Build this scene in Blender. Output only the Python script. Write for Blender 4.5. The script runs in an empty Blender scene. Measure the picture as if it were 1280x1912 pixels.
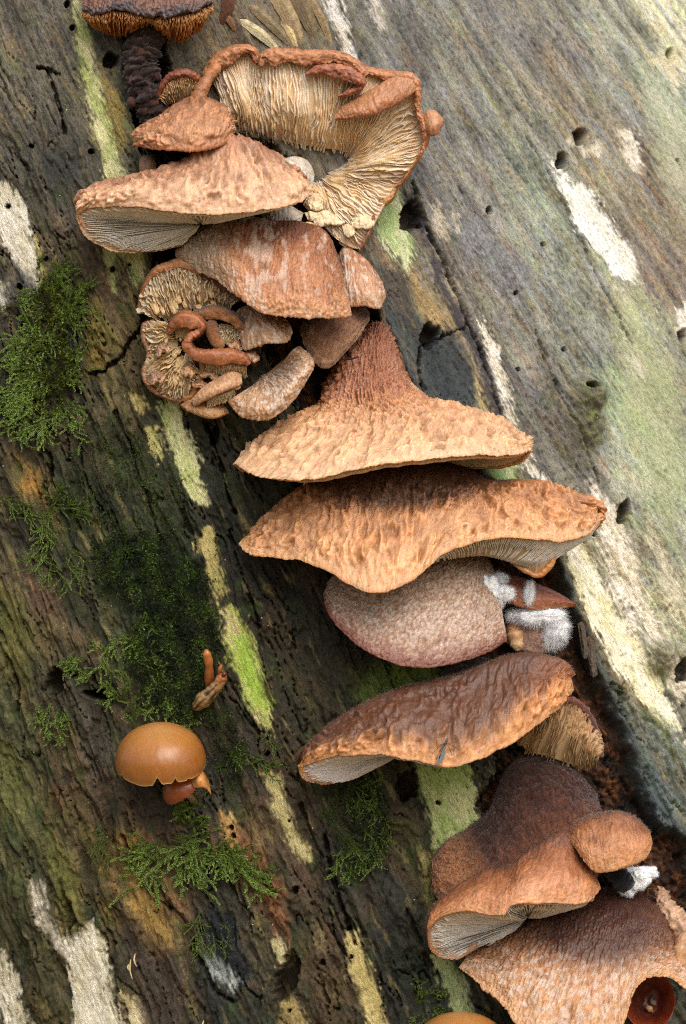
import bpy, math, random
import numpy as np
from mathutils import Vector

# ------------------------------------------------------------------ camera, sky, sun, exposure
S = 0.0002            # metres per photo pixel on the trunk face
D = 1.0               # camera distance to the trunk face
Z0 = 0.78             # height of the picture centre above the ground
scene = bpy.context.scene
cam = bpy.data.cameras.new('camera')
cam.sensor_fit = 'VERTICAL'; cam.sensor_height = 36.0
cam.lens = 36.0 * D / (1912 * S)
cam.clip_start = 0.05; cam.clip_end = 500
cam.dof.use_dof = True; cam.dof.focus_distance = D - 0.012; cam.dof.aperture_fstop = 16.0
cam_o = bpy.data.objects.new('camera', cam)
cam_o.location = (0, -D, Z0); cam_o.rotation_euler = (math.pi / 2, 0, 0)
scene.collection.objects.link(cam_o); scene.camera = cam_o

SUN_EL, SUN_AZ = math.radians(45), math.radians(18)      # sun over the camera's right shoulder, behind thin cloud
world = bpy.data.worlds.new('World'); scene.world = world; world.use_nodes = True
wn = world.node_tree.nodes; wl = world.node_tree.links
sky = wn.new('ShaderNodeTexSky'); sky.sky_type = 'NISHITA'; sky.sun_disc = False
sky.sun_elevation = SUN_EL; sky.sun_rotation = math.pi - SUN_AZ
sky.air_density = 1.0; sky.dust_density = 4.0; sky.ozone_density = 0.6
bg = wn['Background']; bg.inputs['Strength'].default_value = 0.15
wl.new(sky.outputs[0], bg.inputs[0])
sun = bpy.data.lights.new('sun', 'SUN'); sun.energy = 1.5; sun.angle = math.radians(48)
sun.color = (1.0, 0.99, 0.975)
sun_o = bpy.data.objects.new('sun', sun); scene.collection.objects.link(sun_o)
sdir = Vector((math.sin(SUN_AZ) * math.cos(SUN_EL), -math.cos(SUN_AZ) * math.cos(SUN_EL), math.sin(SUN_EL)))
sun_o.rotation_euler = sdir.to_track_quat('Z', 'Y').to_euler(); sun_o.location = (1, -2, 3)
vs = scene.view_settings
vs.view_transform = 'Standard'; vs.look = 'None'; vs.gamma = 1.0; vs.use_curve_mapping = False
vs.exposure = 0.38
scene.cycles.use_denoising = False; scene.cycles.filter_width = 1.15

# ------------------------------------------------------------------ helpers
rng = np.random.default_rng(7); random.seed(7)
def lin(h, g=0.86):
    if not isinstance(h, str): return np.array(h, float)
    c = np.array([int(h[i:i+2], 16) for i in (0, 2, 4)]) / 255.0
    return np.where(c <= .04045, c / 12.92, ((c + .055) / 1.055) ** 2.4) * g
def sm(a, b, x):
    t = np.clip((x - a) / (b - a), 0, 1); return t * t * (3 - 2 * t)
def mix(a, b, w): return a + (b - a) * (w[..., None] if isinstance(w, np.ndarray) else w)
def hsh(ix, iy, seed):
    h = (ix.astype(np.int64) * 374761393 + iy.astype(np.int64) * 668265263 + seed * 1442695041) & 0xffffffff
    h = ((h ^ (h >> 13)) * 1274126177) & 0xffffffff
    return (h ^ (h >> 16)) & 0xffffffff
def perlin(x, y, seed=0):
    x0 = np.floor(x); y0 = np.floor(y); fx = x - x0; fy = y - y0
    def g(ix, iy, dx, dy):
        a = hsh(ix, iy, seed) * (2 * math.pi / 4294967296.0)
        return np.cos(a) * dx + np.sin(a) * dy
    u = fx * fx * fx * (fx * (fx * 6 - 15) + 10); v = fy * fy * fy * (fy * (fy * 6 - 15) + 10)
    a = g(x0, y0, fx, fy); b = g(x0 + 1, y0, fx - 1, fy)
    c = g(x0, y0 + 1, fx, fy - 1); d = g(x0 + 1, y0 + 1, fx - 1, fy - 1)
    return ((a + (b - a) * u) + ((c + (d - c) * u) - (a + (b - a) * u)) * v) * 1.5
def fbm(x, y, seed=0, o=4, gain=.5):
    r = 0; a = 1.0; t = 0
    for i in range(o):
        r = r + a * perlin(x * 2 ** i + 17.3 * i, y * 2 ** i - 9.1 * i, seed + i); t += a; a *= gain
    return r / t * 1.4
def worley(x, y, seed=0):
    x0 = np.floor(x); y0 = np.floor(y); best = np.full(x.shape, 9.0)
    for i in (-1, 0, 1):
        for j in (-1, 0, 1):
            a = hsh(x0 + i, y0 + j, seed) / 4294967296.0; b = hsh(x0 + i, y0 + j, seed + 99) / 4294967296.0
            best = np.minimum(best, (x0 + i + a - x) ** 2 + (y0 + j + b - y) ** 2)
    return np.sqrt(best)
def W(P):
    """photo pixel (x, y) and height over the trunk face (in the same unit) -> world metres"""
    P = np.asarray(P, float); k = (D - P[..., 2] * S) / D
    return np.stack([(P[..., 0] - 640) * S * k, -P[..., 2] * S, Z0 + (956 - P[..., 1]) * S * k], -1)

coll = scene.collection
def mesh_obj(name, co, faces, mat, parent=None, col=None, uv=None, kind=None, smooth=True, wet=None):
    """co: Nx3 world; faces: Mx4 or Mx3 int arrays (list of arrays)"""
    me = bpy.data.meshes.new(name); co = np.asarray(co, np.float32)
    if parent is not None: co = co - np.array((parent.parent or parent).location, np.float32)
    if not isinstance(faces, list): faces = [faces]
    faces = [np.asarray(f, np.int32) for f in faces if len(f)]
    loops = np.concatenate([f.ravel() for f in faces])
    tot = np.concatenate([np.full(len(f), f.shape[1], np.int32) for f in faces])
    st = np.concatenate([[0], np.cumsum(tot)[:-1]]).astype(np.int32)
    me.vertices.add(len(co)); me.vertices.foreach_set('co', co.ravel())
    me.loops.add(len(loops)); me.loops.foreach_set('vertex_index', loops)
    me.polygons.add(len(tot)); me.polygons.foreach_set('loop_start', st); me.polygons.foreach_set('loop_total', tot)
    me.polygons.foreach_set('use_smooth', np.full(len(tot), smooth))
    me.update(calc_edges=True)
    if col is not None:
        a = me.attributes.new('Col', 'FLOAT_COLOR', 'POINT')
        c = np.ones((len(co), 4), np.float32); c[:, :3] = np.clip(col, 0, 1); a.data.foreach_set('color', c.ravel())
    if wet is not None:
        a = me.attributes.new('wet', 'FLOAT', 'POINT'); a.data.foreach_set('value', np.asarray(wet, np.float32))
    if uv is not None:
        l = me.uv_layers.new(name='UVMap'); l.data.foreach_set('uv', np.asarray(uv, np.float32)[loops].ravel())
    me.materials.append(mat)
    o = bpy.data.objects.new(name, me); coll.objects.link(o)
    if parent is not None: o.parent = parent
    if kind: o['kind'] = kind
    return o
def tag(o, label, cat, group=None, kind=None):
    o['label'] = label; o['category'] = cat
    if group: o['group'] = group
    if kind: o['kind'] = kind
    return o
def thing(name, label, cat, P, group=None):
    o = bpy.data.objects.new(name, None); coll.objects.link(o); o.location = W(P).tolist()
    o.empty_display_size = .01
    return tag(o, label, cat, group)
def grid_faces(nv, nu, flip=False):
    i = np.arange(nv * nu).reshape(nv, nu)
    q = np.stack([i[:-1, :-1], i[:-1, 1:], i[1:, 1:], i[1:, :-1]], -1).reshape(-1, 4)
    return q[:, ::-1] if flip else q
def cr(P, n):
    """Catmull-Rom through P (k,...,3) sampled at n points along axis 0"""
    P = np.asarray(P, float); k = len(P)
    t = np.linspace(0, k - 1, n); i = np.minimum(t.astype(int), k - 2); f = (t - i).reshape((-1,) + (1,) * (P.ndim - 1))
    E = np.concatenate([[2 * P[0] - P[1]], P, [2 * P[-1] - P[-2]]])
    a, b, c, d = E[i], E[i + 1], E[i + 2], E[i + 3]
    return .5 * (2 * b + (c - a) * f + (2 * a - 5 * b + 4 * c - d) * f ** 2 + (3 * b - a - 3 * c + d) * f ** 3)
def loft(rings, nu, nv):
    R = np.stack([cr(r, nu) for r in rings]); return cr(R, nv)
def normals(G):
    du = np.gradient(G, axis=1); dv = np.gradient(G, axis=0)
    n = np.cross(du, dv); n /= np.linalg.norm(n, axis=-1, keepdims=True) + 1e-9
    return n
def ramp(stops, v):
    xs = [s[0] for s in stops]; cs = np.array([lin(s[1]) for s in stops])
    return np.stack([np.interp(v, xs, cs[:, i]) for i in range(3)], -1)
def sdf_poly(X, Y, poly):
    P = np.array(poly, float); d = np.full(X.shape, 1e9); ins = np.zeros(X.shape, bool)
    for (x0, y0), (x1, y1) in zip(P, np.roll(P, -1, 0)):
        ex, ey = x1 - x0, y1 - y0; L = ex * ex + ey * ey + 1e-9
        t = np.clip(((X - x0) * ex + (Y - y0) * ey) / L, 0, 1)
        d = np.minimum(d, np.hypot(X - x0 - t * ex, Y - y0 - t * ey))
        if y0 != y1:
            c = ((y0 > Y) != (y1 > Y)) & (X < (x1 - x0) * (Y - y0) / (y1 - y0) + x0); ins ^= c
    return np.where(ins, -d, d)
def d_line(X, Y, pl):
    d = np.full(X.shape, 1e9)
    for (x0, y0), (x1, y1) in zip(pl[:-1], pl[1:]):
        ex, ey = x1 - x0, y1 - y0; L = ex * ex + ey * ey + 1e-9
        t = np.clip(((X - x0) * ex + (Y - y0) * ey) / L, 0, 1)
        d = np.minimum(d, np.hypot(X - x0 - t * ex, Y - y0 - t * ey))
    return d

# ------------------------------------------------------------------ materials
def material(name, rough=.65, sss=0.0, sheen=0.0, uvscale=(25, 25), bump=.35, bdist=.0005, var=.25, spec=.35, wet=False, trans=0.0, coat=0.0, detail=5, grain2=None):
    m = bpy.data.materials.new(name); m.use_nodes = True
    nt = m.node_tree; N = nt.nodes; L = nt.links; b = N['Principled BSDF']
    at = N.new('ShaderNodeAttribute'); at.attribute_name = 'Col'
    uv = N.new('ShaderNodeUVMap'); mp = N.new('ShaderNodeMapping'); mp.inputs['Scale'].default_value = (uvscale[0], uvscale[1], 1)
    L.new(uv.outputs[0], mp.inputs[0])
    nz = N.new('ShaderNodeTexNoise'); nz.inputs['Scale'].default_value = 1; nz.inputs['Detail'].default_value = detail
    nz.inputs['Roughness'].default_value = .62
    L.new(mp.outputs[0], nz.inputs['Vector'])
    mr = N.new('ShaderNodeMapRange'); mr.inputs[1].default_value = .25; mr.inputs[2].default_value = .75
    mr.inputs[3].default_value = 1 - var; mr.inputs[4].default_value = 1 + var
    L.new(nz.outputs[0], mr.inputs[0])
    mul = N.new('ShaderNodeVectorMath'); mul.operation = 'SCALE'
    L.new(at.outputs['Color'], mul.inputs[0]); L.new(mr.outputs[0], mul.inputs['Scale'])
    L.new(mul.outputs[0], b.inputs['Base Color'])
    bp = N.new('ShaderNodeBump'); bp.inputs['Strength'].default_value = bump; bp.inputs['Distance'].default_value = bdist
    h = nz.outputs[0]
    if grain2:
        mp2 = N.new('ShaderNodeMapping'); mp2.inputs['Scale'].default_value = (grain2[0], grain2[1], 1)
        L.new(uv.outputs[0], mp2.inputs[0])
        n2 = N.new('ShaderNodeTexNoise'); n2.inputs['Scale'].default_value = 1; n2.inputs['Detail'].default_value = 4
        L.new(mp2.outputs[0], n2.inputs['Vector'])
        ad = N.new('ShaderNodeMath'); ad.operation = 'ADD'; L.new(h, ad.inputs[0]); L.new(n2.outputs[0], ad.inputs[1]); h = ad.outputs[0]
    L.new(h, bp.inputs['Height']); L.new(bp.outputs[0], b.inputs['Normal'])
    b.inputs['Roughness'].default_value = rough; b.inputs['Specular IOR Level'].default_value = spec
    if wet:
        aw = N.new('ShaderNodeAttribute'); aw.attribute_name = 'wet'
        m2 = N.new('ShaderNodeMapRange'); m2.inputs[3].default_value = rough; m2.inputs[4].default_value = .38
        L.new(aw.outputs['Fac'], m2.inputs[0]); L.new(m2.outputs[0], b.inputs['Roughness'])
    if sss:
        b.inputs['Subsurface Weight'].default_value = sss; b.inputs['Subsurface Radius'].default_value = (1, .5, .25)
        b.inputs['Subsurface Scale'].default_value = .003
    if sheen:
        b.inputs['Sheen Weight'].default_value = sheen; b.inputs['Sheen Roughness'].default_value = .45
    if coat: b.inputs['Coat Weight'].default_value = coat; b.inputs['Coat Roughness'].default_value = .25
    if trans:
        tr = N.new('ShaderNodeBsdfTranslucent'); L.new(mul.outputs[0], tr.inputs[0])
        mx = N.new('ShaderNodeMixShader'); mx.inputs[0].default_value = trans
        L.new(b.outputs[0], mx.inputs[1]); L.new(tr.outputs[0], mx.inputs[2]); L.new(mx.outputs[0], N['Material Output'].inputs[0])
    return m
M_WOOD = material('weathered_wood', rough=.82, uvscale=(10, 34), bump=.7, bdist=.0008, var=.5, spec=.25, wet=True, detail=7, grain2=(45, 60))
M_CAP = material('cap_skin', rough=.46, sss=.3, sheen=0, uvscale=(20, 15), bump=.5, bdist=.0008, var=.16, spec=.5)
M_FUZZ = material('fuzzy_skin', rough=.85, sss=.05, sheen=.25, uvscale=(40, 40), bump=.8, bdist=.0008, var=.4, spec=.15)
M_GILL = material('gill_flesh', rough=.7, sss=.2, uvscale=(12, 12), bump=.2, bdist=.0003, var=.14, spec=.25)
M_GLOSS = material('smooth_cap', rough=.3, sss=.25, uvscale=(8, 8), bump=.05, bdist=.0002, var=.08, spec=.45)
M_HAIR = material('fine_hair', rough=.8, uvscale=(1, 1), bump=0, var=.05, spec=.15, trans=.45)
M_MOSS = material('moss_leaf', rough=.55, uvscale=(1, 1), bump=0, var=.05, spec=.3, trans=.3)
M_MOULD = material('white_mould', rough=.95, sss=.3, uvscale=(30, 30), bump=.6, bdist=.0006, var=.15, spec=.1)
M_CRUMB = material('wood_crumb', rough=.9, uvscale=(20, 20), bump=.3, var=.2, spec=.2)
M_SOIL = material('forest_soil', rough=.95, uvscale=(9, 9), bump=.8, bdist=.02, var=.6, spec=.1, detail=9)
M_WING = material('insect_wing', rough=.25, uvscale=(5, 5), bump=0, var=.05, trans=.5)

# ------------------------------------------------------------------ ground
gx = np.linspace(-60, 60, 161); gx = np.sign(gx) * (np.abs(gx) / 60) ** 2.2 * 60
GX, GY = np.meshgrid(gx, gx)
GZ = .03 * fbm(GX * 1.5, GY * 1.5, 5) * np.exp(-np.hypot(GX, GY) / 25) + .25 * perlin(GX / 9, GY / 9, 3) * sm(2, 8, np.hypot(GX, GY))
gc = mix(lin('a08660'), lin('7a6848'), sm(-.3, .4, fbm(GX * 2, GY * 2, 8)))
g = mesh_obj('ground', np.stack([GX, GY, GZ], -1).reshape(-1, 3), grid_faces(161, 161), M_SOIL, col=gc.reshape(-1, 3),
             uv=np.stack([GX, GY], -1).reshape(-1, 2) * .6, kind='structure')
g['label'] = 'dark brown forest floor around the foot of the dead trunk'

# ------------------------------------------------------------------ the trunk
AL = math.radians(24); SA, CA = math.sin(AL), math.cos(AL)
R0, Q0, SC = 1700.0, -300.0, 120.0
def flare(p): return 1 + .3 * np.tanh(.00018 * p / .3)
def px_to_pt(X, Y):
    p = (X - 640) * SA + (Y - 956) * CA; q = (X - 640) * CA - (Y - 956) * SA
    s = ((q - Q0) / flare(p) - SC) / R0
    return p, np.arcsin(np.clip(s, -.99, .99))
def base(p, th, off=0.0):
    f = flare(p); q = Q0 + f * (SC + R0 * np.sin(th)) + off * np.sin(th); H = f * R0 * (np.cos(th) - 1) + off * np.cos(th)
    return np.stack([640 + p * SA + q * CA, 956 + p * CA - q * SA, H], -1)
def baseH(X, Y):
    p, th = px_to_pt(np.asarray(X, float), np.asarray(Y, float)); return flare(p) * R0 * (np.cos(th) - 1)

CTRL = """60 60 6b6150|110 60 655c4e|220 150 4a4438|400 60 6b5a44|560 50 6a5a45|750 60 6b6458|850 60 7c7565|950 60 736b60|1050 60 857a68|1150 40 8d8670|1250 60 c0b48f
40 200 6e6350|100 250 5c5345|190 180 6f6748|860 200 7f7768|950 200 857d68|1050 180 8a7b63|1150 150 8a8470|1250 180 9ea083|60 300 5e5648|120 330 4f493f|760 330 6a645c|880 350 827869|1000 330 7f7f68|1120 330 8f8468|1240 350 88755c
120 430 5b4d3c|180 500 5a4630|800 470 7c6c5a|920 480 75706a|1030 480 8a8672|1220 480 7f6c58|30 620 4c4036|180 600 6d5a36|230 560 5a4a2e|800 560 8f7a56|760 600 3f403c|960 620 857a68|1080 600 888470|1200 620 97906f
30 800 3c342a|120 780 4a3a2c|200 720 5c4e30|960 720 6f665c|1040 780 6b5f50|1180 780 9aa07a|1260 750 8a8068|30 900 4a3e26|60 900 7a5c30|120 950 2e3a1e|230 900 3e3f2a|300 920 45452a|400 900 2b2a20|1060 870 7f7564|1200 900 a8a488|1260 950 a5a284
50 1050 4b4232|120 1080 3a3626|70 1100 6a4e38|250 1080 2a301a|350 1080 242a16|450 1080 2a251c|520 1080 241f16|1180 1060 c0b490|1250 1080 a89c78|40 1180 5e5830|110 1200 5a4a30|200 1150 46452c|300 1180 232a14|550 1180 3a3020|600 1240 33291c|680 1270 4a4422|1150 1250 8d7c5c
40 1350 54502e|100 1320 4a3f2c|170 1380 4e4438|200 1340 4a3c2c|450 1350 3a2e22|540 1350 3e3424|600 1330 40351f|1230 1400 6d6c5c|1260 1460 70705f|40 1500 3a3d22|130 1450 5a4428|190 1480 4e3e2c|280 1520 3a2e24|420 1500 3a352a|460 1590 7a5834|560 1480 4e3c2a|640 1480 3d3722|700 1480 26261a|740 1560 4a3724|1230 1500 5f6862
30 1620 4d4a2a|100 1600 5b5530|150 1650 4c3c28|240 1630 8a6c3a|310 1620 6b4e30|280 1720 8a6a38|420 1650 3c3226|500 1680 5a4430|560 1640 50402e|650 1640 3c3428|720 1650 36322a|780 1600 4a4028|30 1750 38341f|80 1850 55492a|180 1700 564a2a|260 1800 4a4030|330 1830 3e342a|400 1780 1c2022|450 1780 4a4430|560 1800 46402a|600 1850 584028|740 1800 28261f|780 1850 2a2a1e|480 1880 3a3224|420 1880 2a2a22"""
ctrl = [(float(a), float(b), lin(c)) for a, b, c in (t.split() for ln in CTRL.split('\n') for t in ln.split('|'))]
# worn patches of bare wood, stains and one painted shadow: (polygon, colour, second colour, softness, recess)
PATCH = [
 ([(133,-40),(155,-40),(160,40),(180,130),(202,190),(217,260),(236,345),(200,345),(190,290),(175,240),(160,170),(150,110),(140,50)], 'd3cf9c','9fae62',3,-3),
 ([(185,120),(205,150),(235,200),(238,260),(225,300),(212,250),(196,190)], '8a7a44','6b6a3a',5,2),
 ([(-20,320),(10,345),(36,365),(60,440),(75,500),(70,540),(45,522),(20,470),(-20,420)], 'e6e2d2','cfc7a8',2,-4),
 ([(62,440),(80,480),(92,520),(84,530),(72,500)], 'b0a468','8f8a4a',4,-2),
 ([(192,462),(270,462),(266,520),(250,532),(236,500),(222,480),(213,540),(200,500)], 'c2bd8c','93a45a',4,-3),
 ([(-10,522),(12,530),(20,560),(2,575),(-10,565)], 'c9c7bb','a0a08a',3,-3),
 ([(160,590),(185,560),(198,640),(190,690),(168,700),(150,650)], '82703a','6a6034',9,0),
 ([(240,735),(259,732),(273,761),(267,775),(252,764)], 'c9b878','b0a468',3,-2),
 ([(272,800),(290,797),(302,826),(291,858),(280,836)], 'c9bd7c','a5a85e',3,-2),
 ([(298,752),(332,752),(346,800),(370,860),(388,938),(370,945),(345,910),(325,860),(312,810)], 'd6d4a0','a6b868',3,-3),
 ([(362,1020),(372,1000),(396,980),(410,1060),(422,1104),(412,1118),(392,1090),(375,1040)], 'bfae72','a09a5c',4,-3),
 ([(412,1128),(440,1135),(470,1190),(490,1260),(500,1330),(503,1375),(482,1352),(455,1290),(430,1240),(418,1180)], 'c2b980','a3b050',3,-4),
 ([(432,1190),(462,1185),(488,1262),(497,1318),(474,1322),(446,1262)], '9cc23c','86a83a',9,0),
 ([(488,1436),(520,1450),(546,1520),(577,1603),(560,1608),(540,1570),(520,1530),(503,1480)], 'cbbf88','b2a868',3,-3),
 ([(118,1750),(145,1738),(172,1712),(190,1760),(207,1830),(228,1930),(133,1930),(128,1840)], 'e2ddc8','c8c09c',2,-4),
 ([(58,1650),(74,1648),(90,1700),(108,1745),(130,1775),(124,1800),(100,1770),(76,1720)], 'cfc6b4','8f8878',4,-2),
 ([(-10,1775),(8,1785),(26,1830),(54,1930),(14,1930),(-10,1850)], 'd8d2bc','b5ac8c',3,-3),
 ([(224,1850),(252,1862),(282,1930),(242,1930)], 'd9cca4','b8a878',3,-3),
 ([(645,1748),(664,1740),(692,1810),(706,1860),(726,1930),(690,1930),(670,1850),(648,1815)], 'c6b67a','aa9a5c',3,-3),
 ([(508,1760),(524,1748),(546,1785),(540,1806),(522,1812)], 'c9bd92','a5a070',3,-3),
 ([(530,1850),(552,1862),(578,1930),(520,1930)], '9c8a58','807048',4,-2),
 ([(410,1520),(432,1515),(448,1560),(442,1610),(424,1600)], 'c4a468','9a7440',4,-2),
 ([(442,1540),(470,1570),(520,1650),(548,1760),(536,1775),(505,1720),(470,1640),(448,1590)], '8a6040','6a4a34',8,2),
 ([(230,1620),(262,1610),(282,1690),(320,1720),(330,1760),(300,1790),(262,1760),(240,1700)], 'a5874a','7d6434',7,1),
 ([(762,1400),(868,1400),(890,1480),(897,1530),(850,1585),(815,1590),(800,1520),(785,1470)], 'b9bb84','8faa58',4,-4),
 ([(700,1225),(830,1225),(826,1262),(760,1288),(690,1310),(660,1300)], '7c8a3c','5a6a2c',9,-2),
 ([(798,1780),(850,1790),(884,1880),(876,1930),(842,1880),(820,1830)], 'b5b98c','93a468',3,-4),
 ([(785,1590),(805,1600),(812,1660),(800,1720),(786,1650)], '8d8350','6b6a3c',5,-2),
 ([(696,395),(735,345),(752,345),(760,400),(772,480),(764,512),(740,490),(712,440)], 'd4d8ac','9fc070',3,-4),
 ([(803,372),(822,380),(834,436),(822,440),(808,410)], 'c4bba4','a89c84',4,-2),
 ([(842,395),(852,398),(862,424),(852,428)], 'c9c2b0','a89c84',3,-2),
 ([(832,520),(846,530),(852,560),(840,555)], 'd6ccac','b8aa84',3,-2),
 ([(768,505),(800,540),(826,590),(845,610),(850,650),(835,640),(800,600),(770,560)], 'a89064','8d7a56',6,0),
 ([(880,640),(900,680),(930,770),(952,800),(900,790),(884,740)], 'b7a578','a09060',4,-2),
 ([(893,590),(906,600),(930,655),(946,720),(956,765),(966,800),(985,850),(1034,905),(1005,900),(975,860),(945,790),(925,720),(905,650)], 'e8e3d4','cfc4a8',2,-4),
 ([(1016,290),(1045,312),(1072,345),(1085,340),(1102,352),(1132,400),(1160,440),(1187,485),(1189,528),(1150,512),(1115,470),(1080,430),(1060,370),(1040,330)], 'f0efe6','dcd9c6',2,-5),
 ([(1062,262),(1080,270),(1118,270),(1116,292),(1090,288)], 'd2c9b4','b8ae94',4,-2),
 ([(1155,245),(1176,240),(1192,270),(1197,325),(1180,315),(1164,285)], 'ded6c4','c2b8a0',3,-3),
 ([(598,-40),(618,-40),(640,20),(668,118),(645,108),(625,60)], 'dcd8d0','c6bda8',3,-3),
 ([(680,-30),(700,-20),(718,50),(706,55)], 'd4cfc4','b8b0a0',3,-2),
 ([(860,865),(965,865),(955,905),(890,905)], 'b4c08c','8cae68',4,-4),
 ([(1040,1000),(1080,995),(1122,1080),(1196,1200),(1262,1330),(1290,1400),(1240,1342),(1190,1300),(1150,1250),(1100,1160),(1068,1090)], 'f2ecd2','d9d2a0',3,-6),
 ([(1106,890),(1130,930),(1182,1020),(1202,1100),(1250,1210),(1290,1300),(1270,1310),(1210,1190),(1160,1100),(1128,1030),(1112,960)], 'e4dcca','cbbf9f',6,-3),
 ([(1262,575),(1290,565),(1290,625),(1266,628)], 'e9e4d8','cfc6b0',3,-3),
 ([(1215,110),(1260,90),(1275,150),(1262,170)], 'd9cfae','c2b48c',8,-1),
 ([(1170,560),(1260,700),(1290,900),(1250,1020),(1190,880),(1150,700)], 'a9ac86','9aa678',30,0),
 ([(1200,130),(1290,220),(1290,420),(1235,330)], 'b5b49a','a4aa8a',25,0),
 ([(745,480),(775,555),(765,590),(735,570),(720,520)], '5a5046','45423c',6,0),
 ([(782,650),(800,600),(845,618),(885,690),(892,760),(830,765),(790,720)], '3a4244','2c3234',6,1),
 ([(780,440),(800,440),(840,540),(900,640),(940,770),(958,830),(940,830),(915,770),(880,660),(820,540)], '3e3a40','2f2f36',5,-2),
 ([(745,352),(775,360),(800,420),(790,450),(770,430)], '33343c','26262c',6,-2),
 ([(82,285),(140,270),(150,330),(100,355),(84,330)], '363832','2a2e2e',10,1),
 ([(96,520),(120,490),(160,580),(150,680),(120,640)], '2b3234','22282a',10,0),
 ([(30,500),(60,515),(62,560),(36,600),(22,550)], '33373a','262b2d',8,1),
 ([(392,1700),(430,1690),(450,1760),(470,1830),(440,1850),(400,1800),(380,1750)], '1c2226','14181c',6,-3),
 ([(535,890),(600,900),(640,1090),(740,1230),(680,1260),(620,1210),(560,1080)], '2a2218','1c1812',14,-6),  # shadow beside the caps, painted into the wood colour
 ([(230,1690),(330,1790),(350,1930),(270,1930),(236,1820)], '4a3e33','3a3028',10,0),
 ([(0,1380),(30,1400),(60,1500),(30,1560),(0,1520)], '6f6e40','54572c',10,1),
 ([(95,1560),(140,1600),(160,1730),(130,1760),(110,1680)], '74703a','5a5a2c',8,2),
 ([(372,1772),(392,1780),(420,1806),(440,1830),(432,1848),(400,1822),(380,1800)], 'a8b0a8','6a7270',5,0),
 ([(236,1582),(246,1558),(257,1588),(252,1603),(238,1602)], 'b07a3c','8a5c2c',3,3),
 ([(222,1556),(232,1562),(230,1600),(222,1590)], '9a7440','7a5a30',3,2),
 ([(1160,600),(1176,640),(1200,700),(1190,710),(1166,650)], 'c8c4ac','b0ac90',8,0),
 ([(1130,1040),(1160,1080),(1195,1170),(1180,1180),(1140,1100)], 'e8e2d0','d0c8b0',5,-1),
 ([(1215,980),(1250,1040),(1285,1130),(1270,1150),(1230,1070)], 'd4ccb0','bcb498',9,-1),
 ([(0,1090),(30,1100),(60,1200),(50,1290),(0,1250)], '6c6636','4a4e28',10,1),
 ([(45,880),(70,880),(78,910),(66,925),(45,915)], 'a07a3c','806034',8,1),
]
HOLES = [(1092,724,9,6),(125,8,5,8),(135,52,5,6),(207,113,15,15),(170,283,6,5),(58,273,5,4),(14,386,5,5),(84,484,4,6),(35,536,6,6),(40,612,4,6),(20,748,5,6),
 (210,503,5,6),(241,495,3,3),(768,402,19,30),(801,628,16,24),(912,393,5,8),(1082,255,13,16),(1048,300,10,17),(1165,956,12,22),(1110,997,4,5),
 (1250,100,7,11),(1276,626,10,14),(1276,1250,14,24),(963,547,4,4),(1053,652,4,5),(601,1797,5,6),(760,1466,20,28),(818,1499,5,4),(551,1662,6,8),
 (535,1825,20,46),(497,1407,6,6),(1265,300,4,4),(431,1545,5,5),(435,1561,5,5),(648,1735,5,5),(655,1787,3,4),(103,1272,17,24),
 (540,1888,3,4),(538,1533,3,3),(1013,456,5,4),(966,690,4,4),(400,815,8,20),(180,1300,26,7)]
CRACKS = [([(70,125),(88,130),(100,160),(112,200),(120,250)],2.5,10),([(85,130),(108,138)],4,8),([(300,430),(265,610),(240,640),(225,670),(195,690),(170,700)],5,16),
 ([(70,830),(90,850),(100,900),(118,930),(150,985)],3.5,14),([(148,815),(150,840),(160,900),(190,960)],2.5,9),([(10,1230),(35,1290),(30,1330)],4,14),
 ([(165,1300),(185,1290),(205,1310)],5,14),([(205,1790),(215,1850),(222,1912)],3,10),([(120,1690),(135,1720),(128,1750)],4,14),
 ([(385,790),(400,830),(420,900),(440,960)],4,16),([(430,990),(450,1070),(470,1120),(480,1170)],3,12),([(770,340),(800,430),(860,560),(915,700),(950,820)],4,12),
 ([(605,1560),(620,1640),(640,1700),(660,1760)],5,16),([(375,1730),(355,1770),(385,1810),(400,1850),(430,1870)],4,14),([(230,1560),(245,1620)],5,14),
 ([(800,640),(845,620),(870,610)],2,8),([(782,650),(780,700),(790,730)],3,10),([(1000,620),(1040,720),(1080,800),(1120,900)],2,5),([(980,250),(1040,350),(1100,480),(1180,640)],2,4),
 ([(215,770),(240,830),(275,930),(300,1010)],3,9),([(30,560),(48,640),(66,700)],2.5,8),([(300,1100),(330,1180),(380,1260)],3,8),([(560,1500),(600,1600)],3,9),([(760,1700),(800,1800)],4,10)]
GROOVE = [(235,60),(245,150),(250,240),(290,300),(330,430),(285,480),(330,590),(480,640),(540,720),(560,800),(590,880),(600,1000),(640,1090),(740,1215),(850,1245),(900,1330),(935,1430),
 (890,1500),(960,1600),(1060,1690),(1130,1760),(1290,1800),(1290,1570),(1256,1552),(1225,1540),(1190,1440),(1150,1330),(1118,1260),(1075,1150),(1038,1045),(1000,990),(900,890),(790,752),(752,690),
 (735,640),(712,590),(690,560),(660,470),(600,400),(560,300),(480,258),(330,210),(310,60)]
RIMLINE = [(690,560),(712,590),(752,690),(790,752),(900,890),(1000,990),(1038,1045),(1075,1150),(1118,1260),(1150,1330),(1190,1440),(1225,1540),(1256,1552),(1300,1590)]

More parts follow.
